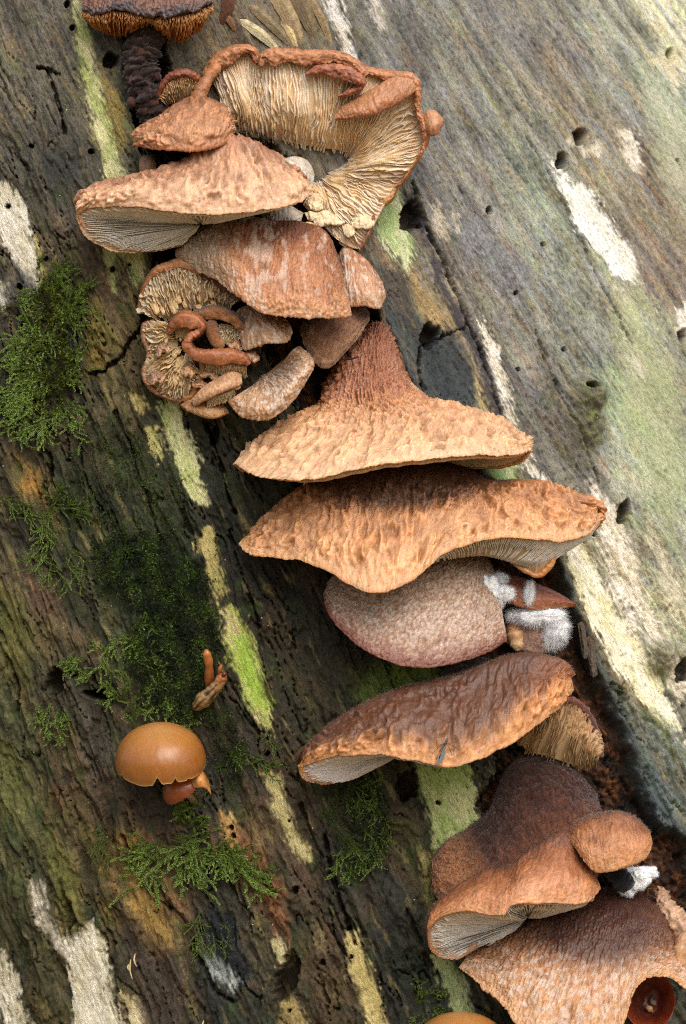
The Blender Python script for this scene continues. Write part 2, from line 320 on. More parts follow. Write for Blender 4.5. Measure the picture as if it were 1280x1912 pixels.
def trunk_fields(p, th):
    """displacement (pixels), colour and wetness at trunk coordinates"""
    B = base(p, th); X, Y = B[..., 0], B[..., 1]; s = R0 * th
    wx = 26 * fbm(p / 120, s / 45, 61, 3); wp = 40 * fbm(p / 90, s / 40, 67, 3)
    num = np.zeros(X.shape + (3,)); den = np.zeros(X.shape)
    pw, sw = p + wp, s + wx
    for (cx, cy, c) in ctrl:
        cp, ct = px_to_pt(cx, cy)
        w = 1.0 / (((pw - cp) / 2.4) ** 2 + (sw - R0 * ct) ** 2 + 250.0) ** 1.7
        num += w[..., None] * c; den += w
    col = num / den[..., None]
    up = sm(1.0, -.6, (Y - 500 - .75 * (X - 640)) / 600)      # dry upper side of the log
    up = np.clip(up, 0, 1); s0 = s; s = s + (9 - 5 * up) * fbm(p / 130, s / 50, 91, 3) + 3 * fbm(p / 45, s / 20, 92, 2)
    n1 = fbm(p / 240, s / 22, 11, 4); n2 = fbm(p / 80, s / 8, 12, 4); n3 = fbm(p / 30, s / 4, 13, 3)
    n4 = fbm(p / 70, s / 30, 14, 4); n5 = fbm(p / 14, s / 9, 15, 3)
    n6 = fbm(p / 9, s / 3.2, 16, 2); bl = fbm(p / 110, s / 60, 19, 4)
    lum = 1.26 - .1 * up + (.4 + .3 * up) * n1 + .32 * n2 + .28 * n3 + .34 * n5 + .36 * n6 + .45 * bl
    col = col * np.clip(lum, .22, 2.4)[..., None]
    hw = fbm(p / 26, s / 7, 20, 3); col = col * np.stack([1 + .05 * hw, 1 + 0 * hw, 1.06 - .2 * hw], -1)
    grn = sm(.08, .55, n4 + .5 * n1); col = mix(col, col * np.array([.86, 1.06, .68]), (.75 - .4 * up) * grn)
    red = sm(.15, .6, fbm(p / 110, s / 24, 17, 4)); col = mix(col, col * np.array([1.22, .92, .74]), .6 * red)
    gry = sm(.1, .5, fbm(p / 130, s / 12, 18, 3)) * up; L = col.mean(-1, keepdims=True); col = mix(col, L * np.array([1.0, .98, .96]), .6 * gry)
    ink = sm(.3, .62, fbm(p / 90, s / 26, 23, 4) + .25 * n3) * (.25 + .6 * (1 - up)); col = mix(col, col * np.array([.32, .36, .38]), ink)
    alg = sm(.28, .6, fbm(p / 60, s / 34, 29, 5)) * (1 - .8 * up); col = mix(col, lin('3a4a1c') * (1 + .5 * n5)[..., None], .6 * alg)
    pale = sm(.3, .6, fbm(p / 110, s / 14, 31, 4)) * (1 - .4 * up); col = mix(col, lin('9a8450') * (1 + .4 * n3)[..., None], .55 * pale)
    pore = sm(.42, .6, fbm(p / 11, s / 4.5, 24, 2)); col = mix(col, col * .3, .7 * pore)
    col = col * (np.array([.9, 1.0, 1.08]) * (.95 + .13 * up)[..., None]); gsn = sm(.05, .5, fbm(p / 180, s / 70, 33, 4) + .22) * (1 - up); col = mix(col, lin('262c20') * (1 + .5 * n5 + .4 * n3)[..., None], .5 * gsn)
    wet = np.clip(.35 * ink + .4 * (1 - up), 0, 1)
    rough = 1.15 - .8 * up
    d = rough * (5.5 * n1 + 2.4 * n2) + (1.2 + .6 * rough) * n3 + 1.4 * rough * n5 + .8 * n6
    cr1 = np.abs(perlin(p / 170 + .3 * n4, s / 24, 41)); cm = sm(.0, .3, fbm(p / 200, s / 80, 42, 2) + .1)
    d = d - rough * 22 * sm(.05, .0, cr1) * cm * (1 - .7 * up)
    plate = np.floor(2.4 * (fbm(p / 130, s / 44, 43, 3) + .16 * n2)); d = d + rough * 6 * plate * (1 - .8 * up)
    # worn patches, stains and the painted shadow
    nz_e = 9 * fbm(p / 44, s / 5.5, 51, 3) + 5 * fbm(p / 9, s / 5, 52, 2) + 6 * fbm(p / 60, s / 16, 53, 2)
    for poly, c1, c2, soft, rec in PATCH:
        P = np.array(poly); b0 = P.min(0) - 45 - soft; b1 = P.max(0) + 45 + soft
        m = (X > b0[0]) & (X < b1[0]) & (Y > b0[1]) & (Y < b1[1])
        if not m.any(): continue
        sd = sdf_poly(X[m], Y[m], poly) + nz_e[m] * (1 + .06 * soft)
        so = soft + 5 * sm(-.1, .4, n1[m]); w = sm(so + 1.0, -so - 1.0, sd)
        k = sm(-.35, .45, n4[m] + .6 * n2[m])
        c = mix(np.broadcast_to(lin(c1, .95), (m.sum(), 3)), lin(c2, .92), .8 * k) * (1 + .16 * n3[m] + .12 * n5[m] + .06 * n2[m])[:, None]
        speck = sm(.55, .75, fbm(p[m] / 14, s[m] / 7, 57, 2)); c = mix(c, c * .35, .8 * speck)
        col[m] = mix(col[m], c, w * (.93 if soft < 7 else .75)); d[m] = d[m] * (1 - .7 * w * (soft < 5)) + rec * w
        wet[m] *= (1 - w)
        if lin(c1).mean() < .06: wet[m] = np.maximum(wet[m], .75 * w)
    # decayed groove under the brackets and the raised slab beside it
    dr = d_line(X, Y, RIMLINE); ke = .22 + .78 * sm(50, 130, dr); sg = sdf_poly(X, Y, GROOVE) + ke * (1.3 * nz_e + 6 * n4) + (1 - ke) * 7 * fbm(p / 40, s / 40, 58, 3); gm = sm(4, -9, sg)
    gc = mix(np.broadcast_to(lin('3a261a'), col.shape), lin('6a4020'), sm(-.1, .5, n2 + n5)); gc = mix(gc, lin('1c1612'), sm(-.2, .5, n4 + .5 * n1))
    col = mix(col, gc, gm); d = d - 52 * gm - gm * (14 * n4 + 6 * n2) + 7 * gm * n5
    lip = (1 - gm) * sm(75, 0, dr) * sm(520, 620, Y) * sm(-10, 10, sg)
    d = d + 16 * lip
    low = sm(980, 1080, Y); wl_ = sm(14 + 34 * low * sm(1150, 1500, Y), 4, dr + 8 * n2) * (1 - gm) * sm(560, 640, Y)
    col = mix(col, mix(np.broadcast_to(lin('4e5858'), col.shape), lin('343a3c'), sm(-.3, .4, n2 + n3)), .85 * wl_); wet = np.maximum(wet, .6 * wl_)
    for kx, ky, kr, kh, ka in ((1097, 735, 30, 44, 1.0), (1099, 790, 30, 24, 1.5), (1236, 1222, 32, 30, 1.0), (1182, 262, 16, 8, 1.2)):
        e = np.hypot(X - kx, (Y - ky) / ka) / kr; w = np.exp(-np.clip(e, 0, 3) ** 3.2); d = d + w * (kh + 9 * n4 + 5 * n5 + 6 * fbm(X / 14, Y / 14, 95, 3))
        kc = mix(np.broadcast_to(lin('57503a'), col.shape), lin('6f7a3a'), sm(-.1, .5, fbm(X / 16, Y / 12, 96, 3))); col = mix(col, kc, .75 * w * (kr > 20))
    for k, (hx, hy, rx, ry) in enumerate(HOLES):
        m = (np.abs(X - hx) < rx * 2.5 + 12) & (np.abs(Y - hy) < ry * 2.5 + 12)
        if not m.any(): continue
        a = math.radians(-14); dx, dy = X[m] - hx, Y[m] - hy
        e = np.hypot((dx * math.cos(a) - dy * math.sin(a)) / rx, (dx * math.sin(a) + dy * math.cos(a)) / ry)
        if rx > 9: e = e * (1 + .28 * fbm(X[m] / 11, Y[m] / 11, 71 + k, 2))
        w = sm(1.12, .72, e); d[m] -= w * (22 + 1.6 * min(rx, 20)); col[m] = mix(col[m], lin('2a1f17'), w * .85); wet[m] *= 1 - w
        d[m] += 2.5 * np.exp(-((e - 1.25) / .2) ** 2)
    for pl, wd, dp in CRACKS:
        P = np.array(pl); b0 = P.min(0) - 25; b1 = P.max(0) + 25
        m = (X > b0[0]) & (X < b1[0]) & (Y > b0[1]) & (Y < b1[1])
        if not m.any(): continue
        e = d_line(X[m] + 6 * n2[m], Y[m] + 5 * n5[m], pl); w = sm(wd * 1.15, wd * .3, e) * sm(-.45, 0, n4[m] + .3); d[m] -= 2.1 * dp * w; col[m] = mix(col[m], lin('1c1712'), .6 * w)
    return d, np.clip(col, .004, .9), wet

tree = thing('dead_tree', 'big barkless leaning dead trunk, grey brown and mossy, with bare white streaks', 'tree trunk', (640 + 900, 956 + Z0 / S, -300))
ST = 2.5
# fine mesh where it shows
pp = np.arange(-1290, 1290, ST)
tA = px_to_pt(np.array([-90., 1370, -90, 1370, 640, 640]), np.array([-90., -90, 2000, 2000, -90, 2000]))[1]
ss = np.arange(R0 * tA.min() - 10, R0 * tA.max() + 10, ST)
PPg, SSg = np.meshgrid(pp, ss, indexing='ij'); Bg = base(PPg, SSg / R0)
ins = (Bg[..., 0] > -70) & (Bg[..., 0] < 1350) & (Bg[..., 1] > -70) & (Bg[..., 1] < 1985)
idx = -np.ones(ins.shape, int); idx[ins] = np.arange(ins.sum())
q = np.stack([idx[:-1, :-1], idx[:-1, 1:], idx[1:, 1:], idx[1:, :-1]], -1).reshape(-1, 4)
q = q[(q >= 0).all(1)]
p_, th_ = PPg[ins], SSg[ins] / R0
dd, cc, ww = trunk_fields(p_, th_)
fine = W(base(p_, th_, dd)); uvf = np.stack([p_, R0 * th_], -1) / 100
# coarse mesh for the rest of the log
pc = np.concatenate([np.linspace(-6500, -1300, 70), np.arange(-1290, 1290, 15), np.linspace(1300, 5600, 70)])
tc = np.linspace(-math.pi, math.pi, 521)
PC, TC = np.meshgrid(pc, tc, indexing='ij'); Bc = base(PC, TC)
front = np.abs(TC) < math.pi / 2
insc = front & (Bc[..., 0] > -50) & (Bc[..., 0] < 1330) & (Bc[..., 1] > -50) & (Bc[..., 1] < 1965)
fo = (~insc).ravel(); pf, tf = PC.ravel(), TC.ravel()
dc, colc, wc = trunk_fields(pf, np.clip(tf, -3.2, 3.2)); dc = dc - 3
back = np.abs(tf) > math.pi / 2
cco = W(base(pf, tf, dc)); nidx = np.arange(len(pf)).reshape(PC.shape) + len(fine)
ki = insc[:-1, :-1] & insc[1:, :-1] & insc[:-1, 1:] & insc[1:, 1:]
qc = np.stack([nidx[:-1, :-1], nidx[:-1, 1:], nidx[1:, 1:], nidx[1:, :-1]], -1)[~ki]
# broken top and foot
extra = []; ecol = []; tri = []
n0 = len(fine) + len(cco)
for row, ix in ((0, 0), (len(pc) - 1, 1)):
    ring = nidx[row]; cen = cco.reshape(PC.shape + (3,))[row].mean(0) + np.array([0, 0, .06 if ix == 0 else -.05])
    extra.append(cen); ecol.append(lin('6a5a40'))
    a, b = ring[:-1], ring[1:]; c = np.full(len(a), n0 + ix)
    tri.append(np.stack([b, a, c] if ix == 0 else [a, b, c], -1))
allco = np.concatenate([fine, cco, extra]); allcol = np.concatenate([cc, colc, ecol]); allw = np.concatenate([ww, wc, [0, 0]])
alluv = np.concatenate([uvf, np.stack([pf, R0 * tf], -1) / 100, [[0, 0], [0, 0]]])
def out(f): return f[:, ::-1]
trunk = mesh_obj('trunk', allco, [out(q), out(qc), out(np.concatenate(tri))], M_WOOD, tree, allcol, alluv, wet=allw)

# ------------------------------------------------------------------ generic builders for the fungi
def H0(ax, ay): return float(baseH(ax, ay))
def tube(name, path, mat, parent, stops=None, n=None, m=18, bump=0.0, bs=10, seed=0, flat=1.0, closed_ends=True, kind=None, colfn=None, h0=0.0, lump=.22, smooth=True):
    """swept body through (x, y, h, r) points"""
    P = np.array(path, float); P[:, 2] += h0
    L = np.linalg.norm(np.diff(P[:, :3], axis=0), axis=1).sum(); n = n or int(max(10, L / 2.5))
    C = cr(P, n); c = C[:, :3]; r = np.maximum(C[:, 3], .3)
    t = np.gradient(c, axis=0); t /= np.linalg.norm(t, axis=1, keepdims=True) + 1e-9
    ref = np.array([0, 0, 1.0]); a = np.cross(t, ref); bad = np.linalg.norm(a, axis=1) < .2
    a[bad] = np.cross(t[bad], [1.0, 0, 0]); a /= np.linalg.norm(a, axis=1, keepdims=True); b = np.cross(a, t)
    ph = np.linspace(0, 2 * math.pi, m, endpoint=False)
    dirs = np.cos(ph)[None, :, None] * a[:, None] + flat * np.sin(ph)[None, :, None] * b[:, None]
    lu = np.concatenate([[0], np.cumsum(np.linalg.norm(np.diff(c, axis=0), axis=1))])
    U = np.repeat(lu[:, None], m, 1); V = np.cos(ph)[None] * r[:, None]; V2 = np.sin(ph)[None] * r[:, None]
    rr = r[:, None] + bump * (fbm(U / bs, V / bs + V2 / (bs * 1.3), seed, 3) + .6 * fbm(U / bs * 2.7, V2 / bs * 2.2 - V / bs, seed + 7, 2))
    rr = rr * (1 + lump * fbm(U / 26, V * 0 + seed, seed + 11, 2))
    end = np.minimum(1, np.sqrt(np.clip(np.minimum(lu, lu[-1] - lu) / (r + .1), 0, 1)) + .02)[:, None] if closed_ends else 1
    G = c[:, None] + dirs * (rr * end)[..., None]
    col = (colfn(U / lu[-1], ph[None] + 0 * U, U, V) if colfn else ramp(stops, U / lu[-1])) * (1 + .3 * fbm(U / 9, V / 5 + V2 / 6, seed + 3, 3))[..., None]
    i = np.arange(n * m).reshape(n, m); j = np.roll(i, -1, 1)
    f = np.stack([i[:-1], i[1:], j[1:], j[:-1]], -1).reshape(-1, 4)
    co = np.concatenate([G.reshape(-1, 3), c[:1], c[-1:]]); k = n * m
    tr = np.concatenate([np.stack([i[0], j[0], np.full(m, k)], -1), np.stack([j[-1], i[-1], np.full(m, k + 1)], -1)])
    colf = np.concatenate([col.reshape(-1, 3), col[0, :1], col[-1, :1]])
    uv = np.concatenate([np.stack([U, V + V2], -1).reshape(-1, 2), [[0, 0], [0, 0]]]) / 100
    return mesh_obj(name, W(co), [f, tr], mat, parent, colf, uv, kind=kind, smooth=smooth)

def bump_field(kind, su, sv, v, seed):
    """relief in pixels: su across, sv along the radius"""
    if kind in ('warty', 'folded'):
        a, b = (1.0, 1.0) if kind == 'warty' else (.95, 1.35)
        wx = su + 11 * fbm(su / 32, sv / 34, seed + 50, 2); wy = sv + 15 * fbm(su / 30, sv / 36, seed + 51, 2)
        r1 = 1 - 2.2 * np.abs(fbm(wx / (22 * a), wy / (32 * b), seed, 3)); w = worley(wx / (12 * a), wy / (17 * b), seed + 1)
        k = .45 + .9 * sm(-.35, .4, fbm(su / 46, sv / 46, seed + 8, 2))
        B = k * (5 * r1 + 10 * (.48 - w)) - 1.5 + 4 * fbm(su / 44, sv / 70, seed + 2, 2) + 1.1 * fbm(su / 5, sv / 7, seed + 4, 2)
        if kind == 'folded': B = B * sm(.26, .5, v)
        e = sm(.9, .97, v); return B * (1 - .7 * e) + e * (2.2 * fbm(su / 4.5, sv / 90, seed + 6, 2))
    if kind == 'shaggy':
        return bump_field('warty', su, sv, v, seed) * sm(.3, .6, v) + sm(.68, .5, v) * (7 * fbm(su / 16, sv / 22, seed + 41, 4) + 5 * (.5 - worley(su / 8, sv / 9, seed + 42)) + 3 * fbm(su / 5, sv / 5, seed + 43, 2))
    if kind == 'rough':
        return 3.5 * fbm(su / 13, sv / 13, seed, 4) + 3 * (.5 - worley(su / 6, sv / 7, seed + 1)) + 1.5 * fbm(su / 4, sv / 4, seed + 4, 2)
    if kind == 'fine':
        return 1.6 * fbm(su / 6, sv / 22, seed, 3) + 1.2 * fbm(su / 4, sv / 4.5, seed + 4, 3) + 3 * fbm(su / 60, sv / 60, seed + 2, 2)
    if kind == 'wrinkle':
        return 3.2 * fbm(su / 6 + .5 * perlin(su / 30, sv / 30, seed), sv / 34, seed, 3) + 2.2 * fbm(su / 5, sv / 7, seed + 3, 2) + 4 * fbm(su / 50, sv / 50, seed + 2, 2)
    if kind == 'crackle':
        w = worley(su / 7, sv / 8, seed + 1)
        return 2.8 * (.5 - w) + 2.0 * fbm(su / 18, sv / 18, seed + 2, 3) + 1.5 * fbm(su / 4, sv / 4, seed + 4, 2)
    if kind == 'fuzzy':
        return 2.8 * fbm(su / 7, sv / 9, seed, 4) + 3 * fbm(su / 30, sv / 30, seed + 2, 2)
    return 0 * su

def build_cap(parent, rings, under, nu, nv, stops, bump='warty', amp=1.0, seed=0, mat=None, h0=0.0, name='cap', wob=0.0, tint=None, shift=.1, wav=None):
    """rings: back -> margin control rings; under: rings below the margin, last one at the wood"""
    R = [np.array(r, float) for r in rings]; U = [np.array(r, float) for r in under]
    for r in R + U: r[:, 2] += h0
    k = len(R)
    ntot = k + len(U)
    # denser sampling over the visible top
    RR = np.stack([cr(r, nu) for r in R + U])
    tv = np.concatenate([np.linspace(0, k - 1, nv), np.linspace(k - 1, ntot - 1, max(8, nv // 4))[1:]])
    E = np.concatenate([[2 * RR[0] - RR[1]], RR, [2 * RR[-1] - RR[-2]]])
    i = np.minimum(tv.astype(int), ntot - 2); f = (tv - i)[:, None, None]
    a, b, c, d = E[i], E[i + 1], E[i + 2], E[i + 3]
    G = .5 * (2 * b + (c - a) * f + (2 * a - 5 * b + 4 * c - d) * f ** 2 + (3 * b - a - 3 * c + d) * f ** 3)
    v = tv / (k - 1)                                      # 1 at the margin
    n = normals(G)
    flip = n[:nv, :, 2].mean() + -.6 * n[:nv, :, 1].mean() < 0
    if flip: n = -n
    lm = np.concatenate([[0], np.cumsum(np.linalg.norm(np.diff(G[nv - 1], axis=0), axis=1))])
    lv = np.concatenate([[0], np.cumsum(np.linalg.norm(np.diff(G[:, nu // 2], axis=0), axis=1))])
    su = np.repeat(lm[None], len(tv), 0); sv = np.repeat(lv[:, None], nu, 1); V = np.repeat(v[:, None], nu, 1)
    Un = np.repeat(np.linspace(0, 1, nu)[None], len(tv), 0)
    fade = sm(1.25, 1.02, V) * sm(0, .04, Un) * sm(1, .96, Un)
    B = bump_field(bump, su, sv, V, seed) * amp
    if bump != 'shaggy': fade = fade * (.35 + .65 * sm(.2, .5, V))
    G = G + n * (B * fade)[..., None]
    if wob: G[..., 1] += wob * fbm(su / 45, sv * 0, seed + 31, 3) * sm(.6, 1, V) * sm(0, .08, Un) * sm(1, .92, Un)
    if wob: G[..., 1] += .28 * wob * fbm(su / 7, sv * 0, seed + 33, 2) * sm(.9, 1, V)
    nv_ = V + shift * fbm(su / 45, sv / 45, seed + 21, 3) + shift * .8 * fbm(su / 9, sv / 30, seed + 22, 3)
    col = ramp(stops, np.where(V > 1.01, V, np.minimum(nv_, 1)))
    col *= (1 + .22 * fbm(su / 14, sv / 18, seed + 23, 3) + .18 * fbm(su / 5, sv / 6, seed + 24, 3) + .05 * np.clip(B, -6, 6) )[..., None]  # last term lightens wart tops: relief shading put into the colour
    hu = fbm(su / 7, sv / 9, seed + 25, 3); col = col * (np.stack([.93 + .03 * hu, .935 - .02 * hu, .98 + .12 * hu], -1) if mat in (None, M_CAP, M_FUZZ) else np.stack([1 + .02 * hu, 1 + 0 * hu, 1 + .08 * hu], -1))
    col = mix(col, col * np.array([.86, .66, .46]), .42 * sm(.0, -5, B) * (V < 1.02)); col = col * (1 + .1 * fbm(su / 3, sv / 3.4, seed + 26, 2))[..., None]  # pits more orange: pigment, plus painted shading to bring out the relief
    spk = sm(.58, .7, fbm(su / 5, sv / 5, seed + 27, 2)); col = mix(col, col * .3, .6 * spk)
    if tint is not None: col = tint(col, Un, V, su, sv, G)
    nn = len(tv); F = grid_faces(nn, nu, not flip)
    co = G.reshape(-1, 3); ii = np.arange(nn * nu).reshape(nn, nu)
    # close both ends
    ce = [G[:, 0].mean(0), G[:, -1].mean(0)]; K = nn * nu
    t1 = np.stack([ii[:-1, 0], ii[1:, 0], np.full(nn - 1, K)], -1); t2 = np.stack([ii[1:, -1], ii[:-1, -1], np.full(nn - 1, K + 1)], -1)
    cl = np.array([[ii[0, 0], ii[-1, 0], K], [ii[-1, -1], ii[0, -1], K + 1]])
    co = np.concatenate([co, ce]); colf = np.concatenate([col.reshape(-1, 3), col[nn // 2, :1], col[nn // 2, -1:]])
    uv = np.concatenate([np.stack([su, sv], -1).reshape(-1, 2), [[0, 0], [0, 0]]]) / 100
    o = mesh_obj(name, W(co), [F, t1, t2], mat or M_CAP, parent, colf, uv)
    return o, G[:nv], n[:nv], col[:nv]

def tm_rings(T, M, bulge=25, back=45, dy=14, up=.35, prof=((.3, .75), (.7, .9))):
    T, M = np.array(T, float), np.array(M, float)
    C = T.mean(0)
    b = T + (C - T) * .25; b[:, 1] += dy; b[:, 2] -= back
    out = [b, T]
    for t, k in prof:
        w = np.sin(np.linspace(.12, 1 - .12, len(T)) * math.pi)[:, None] ** .6
        out.append(T + (M - T) * t + w * k * bulge * np.array([0, -up, 1.0]))
    out.append(M); return out
def auto_under(rings, lip=7, inset=.14, drop=3):
    M = np.array(rings[-1], float); B = np.array(rings[0], float); C = B.mean(0)
    u1 = M + (C - M) * .03; u1[:, 1] += drop; u1[:, 2] -= lip
    u2 = M + (C - M) * inset; u2[:, 2] -= lip * 3
    u3 = M + (B - M) * .6; u3[:, 2] -= 10
    u4 = B.copy(); u4[:, 1] += 10; u4[:, 2] -= 8
    return [u1, u2, u3, u4]

def build_gills(parent, rings, n, hgt, cols, seed=0, h0=0.0, rag=.3, u0=0.0, u1=1.0, base_cols=None, over=0.0, wig=.5, width=.8, m=26, name='gills', flipn=False, vs=.0, ve=1.0, shell=6.0, face='H'):
    """a gill-bearing face lofted from rim to base with a wedge blade for each gill"""
    R = [np.array(r, float) for r in rings]
    for r in R: r[:, 2] += h0
    NU, NV = 220, 60
    G = loft(R, NU, NV); N = normals(G)
    if (N[..., 2 if face == 'H' else 1].mean() < 0) != flipn: N = -N
    r_ = np.random.default_rng(seed + 500)
    def samp(A, u, v):
        x = np.clip(u, 0, 1) * (NU - 1); y = np.clip(v, 0, 1) * (NV - 1)
        i = np.minimum(x.astype(int), NU - 2); j = np.minimum(y.astype(int), NV - 2); fx = (x - i)[..., None]; fy = (y - j)[..., None]
        return (A[j, i] * (1 - fx) + A[j, i + 1] * fx) * (1 - fy) + (A[j + 1, i] * (1 - fx) + A[j + 1, i + 1] * fx) * fy
    # blade parameters
    uc = u0 + (u1 - u0) * (np.arange(n) + .5 + .22 * r_.standard_normal(n) * wig) / n
    v = np.linspace(vs, ve, m)
    Uc = uc[:, None] + wig * (u1 - u0) / n * 1.3 * fbm(v[None] * 3 + r_.random((n, 1)) * 0, uc[:, None] * 9, seed + 3, 3)
    Vv = np.repeat(v[None], n, 0) * (1 + 0 * uc[:, None])
    short = r_.random(n) < .33                            # short gills in between
    vend = np.where(short, .35 + .3 * r_.random(n), 1.0)
    Vv = vs + (Vv - vs) * vend[:, None]
    P = samp(G, Uc, Vv); Nn = samp(N, Uc, Vv)
    tang = samp(np.gradient(G, axis=1), Uc, Vv); tl = np.linalg.norm(tang, axis=-1, keepdims=True) + 1e-6
    wd = np.minimum((u1 - u0) / n * NU * tl * .5 * width, 5.0); td = tang / tl
    if over: 
        dirv = P[:, -1] - P[:, -4]; dirv /= np.linalg.norm(dirv, axis=-1, keepdims=True) + 1e-6
        e = (np.linspace(0, 1, m)[None] ** 4)[..., None] * (over * (.2 + r_.random(n)))[:, None, None]; P = P + dirv[:, None] * e
    pr = sm(0, .12, v)[None] * (1 - .75 * sm(.8, 1, (v[None]))) 
    hh = hgt * pr * (1 + rag * fbm(Vv * 9 + 5 * r_.random((n, 1)), Uc * n * .9, seed + 9, 3) + rag * .7 * (r_.random((n, 1)) - .5))
    hh = np.maximum(hh, .3)
    lean = (.45 * fbm(Uc * 7, Vv * 2, seed + 15, 2))[..., None]
    tip = P + (Nn + td * lean) * hh[..., None]
    a = P - td * wd - Nn * .5; b = P + td * wd - Nn * .5
    V3 = np.stack([a, tip - td * wd * .22, tip + td * wd * .22, b], 2)       # n, m, 4, 3
    base_i = (np.arange(n)[:, None] * m + np.arange(m)[None]) * 4
    q0 = base_i[:, :-1]; q1 = base_i[:, 1:]
    f = np.concatenate([np.stack([q0 + k, q0 + k + 1, q1 + k + 1, q1 + k], -1).reshape(-1, 4) for k in (0, 1, 2)])
    t = np.repeat(np.clip((v[None] - vs) / (ve - vs), 0, 1) + 0 * uc[:, None], 1, 0)
    cv = ramp(cols, t + .12 * fbm(Uc * 8, Vv * 5, seed + 19, 2)) * (1 + .22 * fbm(Uc * n * .6, Vv * 6, seed + 20, 3))[..., None]
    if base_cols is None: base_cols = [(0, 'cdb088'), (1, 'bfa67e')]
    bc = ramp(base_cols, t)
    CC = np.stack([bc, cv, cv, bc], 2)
    UV = np.stack([np.repeat((Uc * n * 6)[..., None], 4, 2), np.repeat((Vv * 120)[..., None], 4, 2)], -1)
    # base sheet, front and back skins
    Gs = G; Gb = G - N * shell; K = n * m * 4
    gi = np.arange(NU * NV).reshape(NV, NU)
    F1 = grid_faces(NV, NU); ok = True
    sheet = np.concatenate([Gs.reshape(-1, 3), Gb.reshape(-1, 3)]); tt = np.repeat(np.linspace(0, 1, NV)[:, None], NU, 1)
    sc_ = ramp(base_cols, tt).reshape(-1, 3) 
    edge = []
    for lp in (gi[0], gi[-1], gi[:, 0], gi[:, -1]):
        edge.append(np.stack([lp[:-1], lp[1:], lp[1:] + NU * NV, lp[:-1] + NU * NV], -1))
    FF = np.concatenate([F1, F1[:, ::-1] + NU * NV] + edge) + K
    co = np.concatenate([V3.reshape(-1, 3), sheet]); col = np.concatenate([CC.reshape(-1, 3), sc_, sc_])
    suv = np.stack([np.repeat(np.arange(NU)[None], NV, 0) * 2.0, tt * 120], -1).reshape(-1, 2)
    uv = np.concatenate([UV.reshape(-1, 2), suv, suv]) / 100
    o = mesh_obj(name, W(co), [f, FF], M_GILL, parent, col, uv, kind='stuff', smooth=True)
    return o, G, N

def lip(parent, path, outw, inw, lift, stops, seed, h0=0.0, sign=1, bump='rough', amp=1.0, mat=None, name='rim', nu=None, wob=5):
    P = np.array(path, float); t = np.gradient(P[:, :2], axis=0); t /= np.linalg.norm(t, axis=1, keepdims=True) + 1e-9
    n = np.stack([t[:, 1], -t[:, 0], np.zeros(len(P))], -1) * sign; r_ = np.random.default_rng(seed)
    def arr(a): return (np.broadcast_to(np.array(a, float), len(P)) * (.8 + .4 * r_.random(len(P))))[:, None]
    o_, i_, l_ = arr(outw), arr(inw), arr(lift); Z = np.array([0, 0, 1.0])
    b = P + n * o_ * .6 - Z * 26; T = P + n * o_ - Z * 6; m_ = P + n * o_ * .35 + Z * l_; M = P - n * i_ + Z * l_ * .8
    u1 = M - n * -2 - Z * 5; u2 = P - Z * 4
    L = np.linalg.norm(np.diff(P, axis=0), axis=1).sum(); nu = nu or int(max(30, L / 2.2))
    return build_cap(parent, [b, T, m_, M], [u1, u2, b - Z * 6], nu, 34, stops, bump, amp, seed, mat=mat, h0=h0, name=name, wob=wob, shift=.12)
def hairs(parent, G, N, count, length, colr, seed=0, sel=None, name='fuzz', grav=.2, wid=.7, mat=None):
    if name == 'fuzz' and parent.children: parent = [c for c in parent.children if c.name.split('.')[0] in ('cap', 'right_lobe')][-1]
    """short fine hairs standing on a surface grid"""
    r_ = np.random.default_rng(seed); nv, nu = G.shape[:2]
    if sel is None: w = np.ones((nv - 1, nu - 1))
    else: w = np.clip(sel[:-1, :-1], 0, 1)
    ar = np.linalg.norm(np.cross(G[1:, :-1] - G[:-1, :-1], G[:-1, 1:] - G[:-1, :-1]), axis=-1) * w
    pr = ar.ravel() / ar.sum(); k = r_.choice(len(pr), count, p=pr); j, i = np.divmod(k, nu - 1)
    fx, fy = r_.random((2, count, 1)); P = G[j, i] * (1 - fx) * (1 - fy) + G[j, i + 1] * fx * (1 - fy) + G[j + 1, i] * (1 - fx) * fy + G[j + 1, i + 1] * fx * fy
    n = N[j, i] + .55 * r_.standard_normal((count, 3)); n[:, 1] += grav; n /= np.linalg.norm(n, axis=1, keepdims=True)
    L = length * (.5 + r_.random((count, 1))); side = np.cross(n, r_.standard_normal((count, 3))); side /= np.linalg.norm(side, axis=1, keepdims=True) + 1e-9
    a = P - side * wid * .5 - n; b = P + side * wid * .5 - n; t = P + n * L; t[:, 1] += grav * L[:, 0] * .6
    co = np.stack([a, b, t], 1).reshape(-1, 3); f = np.arange(count * 3).reshape(-1, 3)
    c = lin(colr)[None] * (.55 + .9 * r_.random((count, 1))); col = np.repeat(c, 3, 0)
    return mesh_obj(name, W(co), f, mat or M_HAIR, parent, col, np.zeros((len(co), 2)), kind='stuff', smooth=False)

# ------------------------------------------------------------------ the bracket fungi
TAN = [(0, '7a5036'), (.35, 'b07a50'), (.7, 'cf9a6c'), (1, 'dba878'), (1.12, 'd09a68'), (1.6, 'c4b39a'), (3, '8a6a50')]
def gill_rings(M, C, inset=3, depth=18, ts=(.0, .3, .65, .93), cap_h=0):
    M = np.array(M, float); C = np.array(C, float); out = []
    for t in ts:
        r = M + (C - M) * t; d = C - M; d /= np.linalg.norm(d, axis=1, keepdims=True) + 1e-9
        if t == 0: r = r + d * inset
        r[:, 2] -= depth * math.sin(math.pi * min(t * 1.1, 1)); out.append(r)
    return out

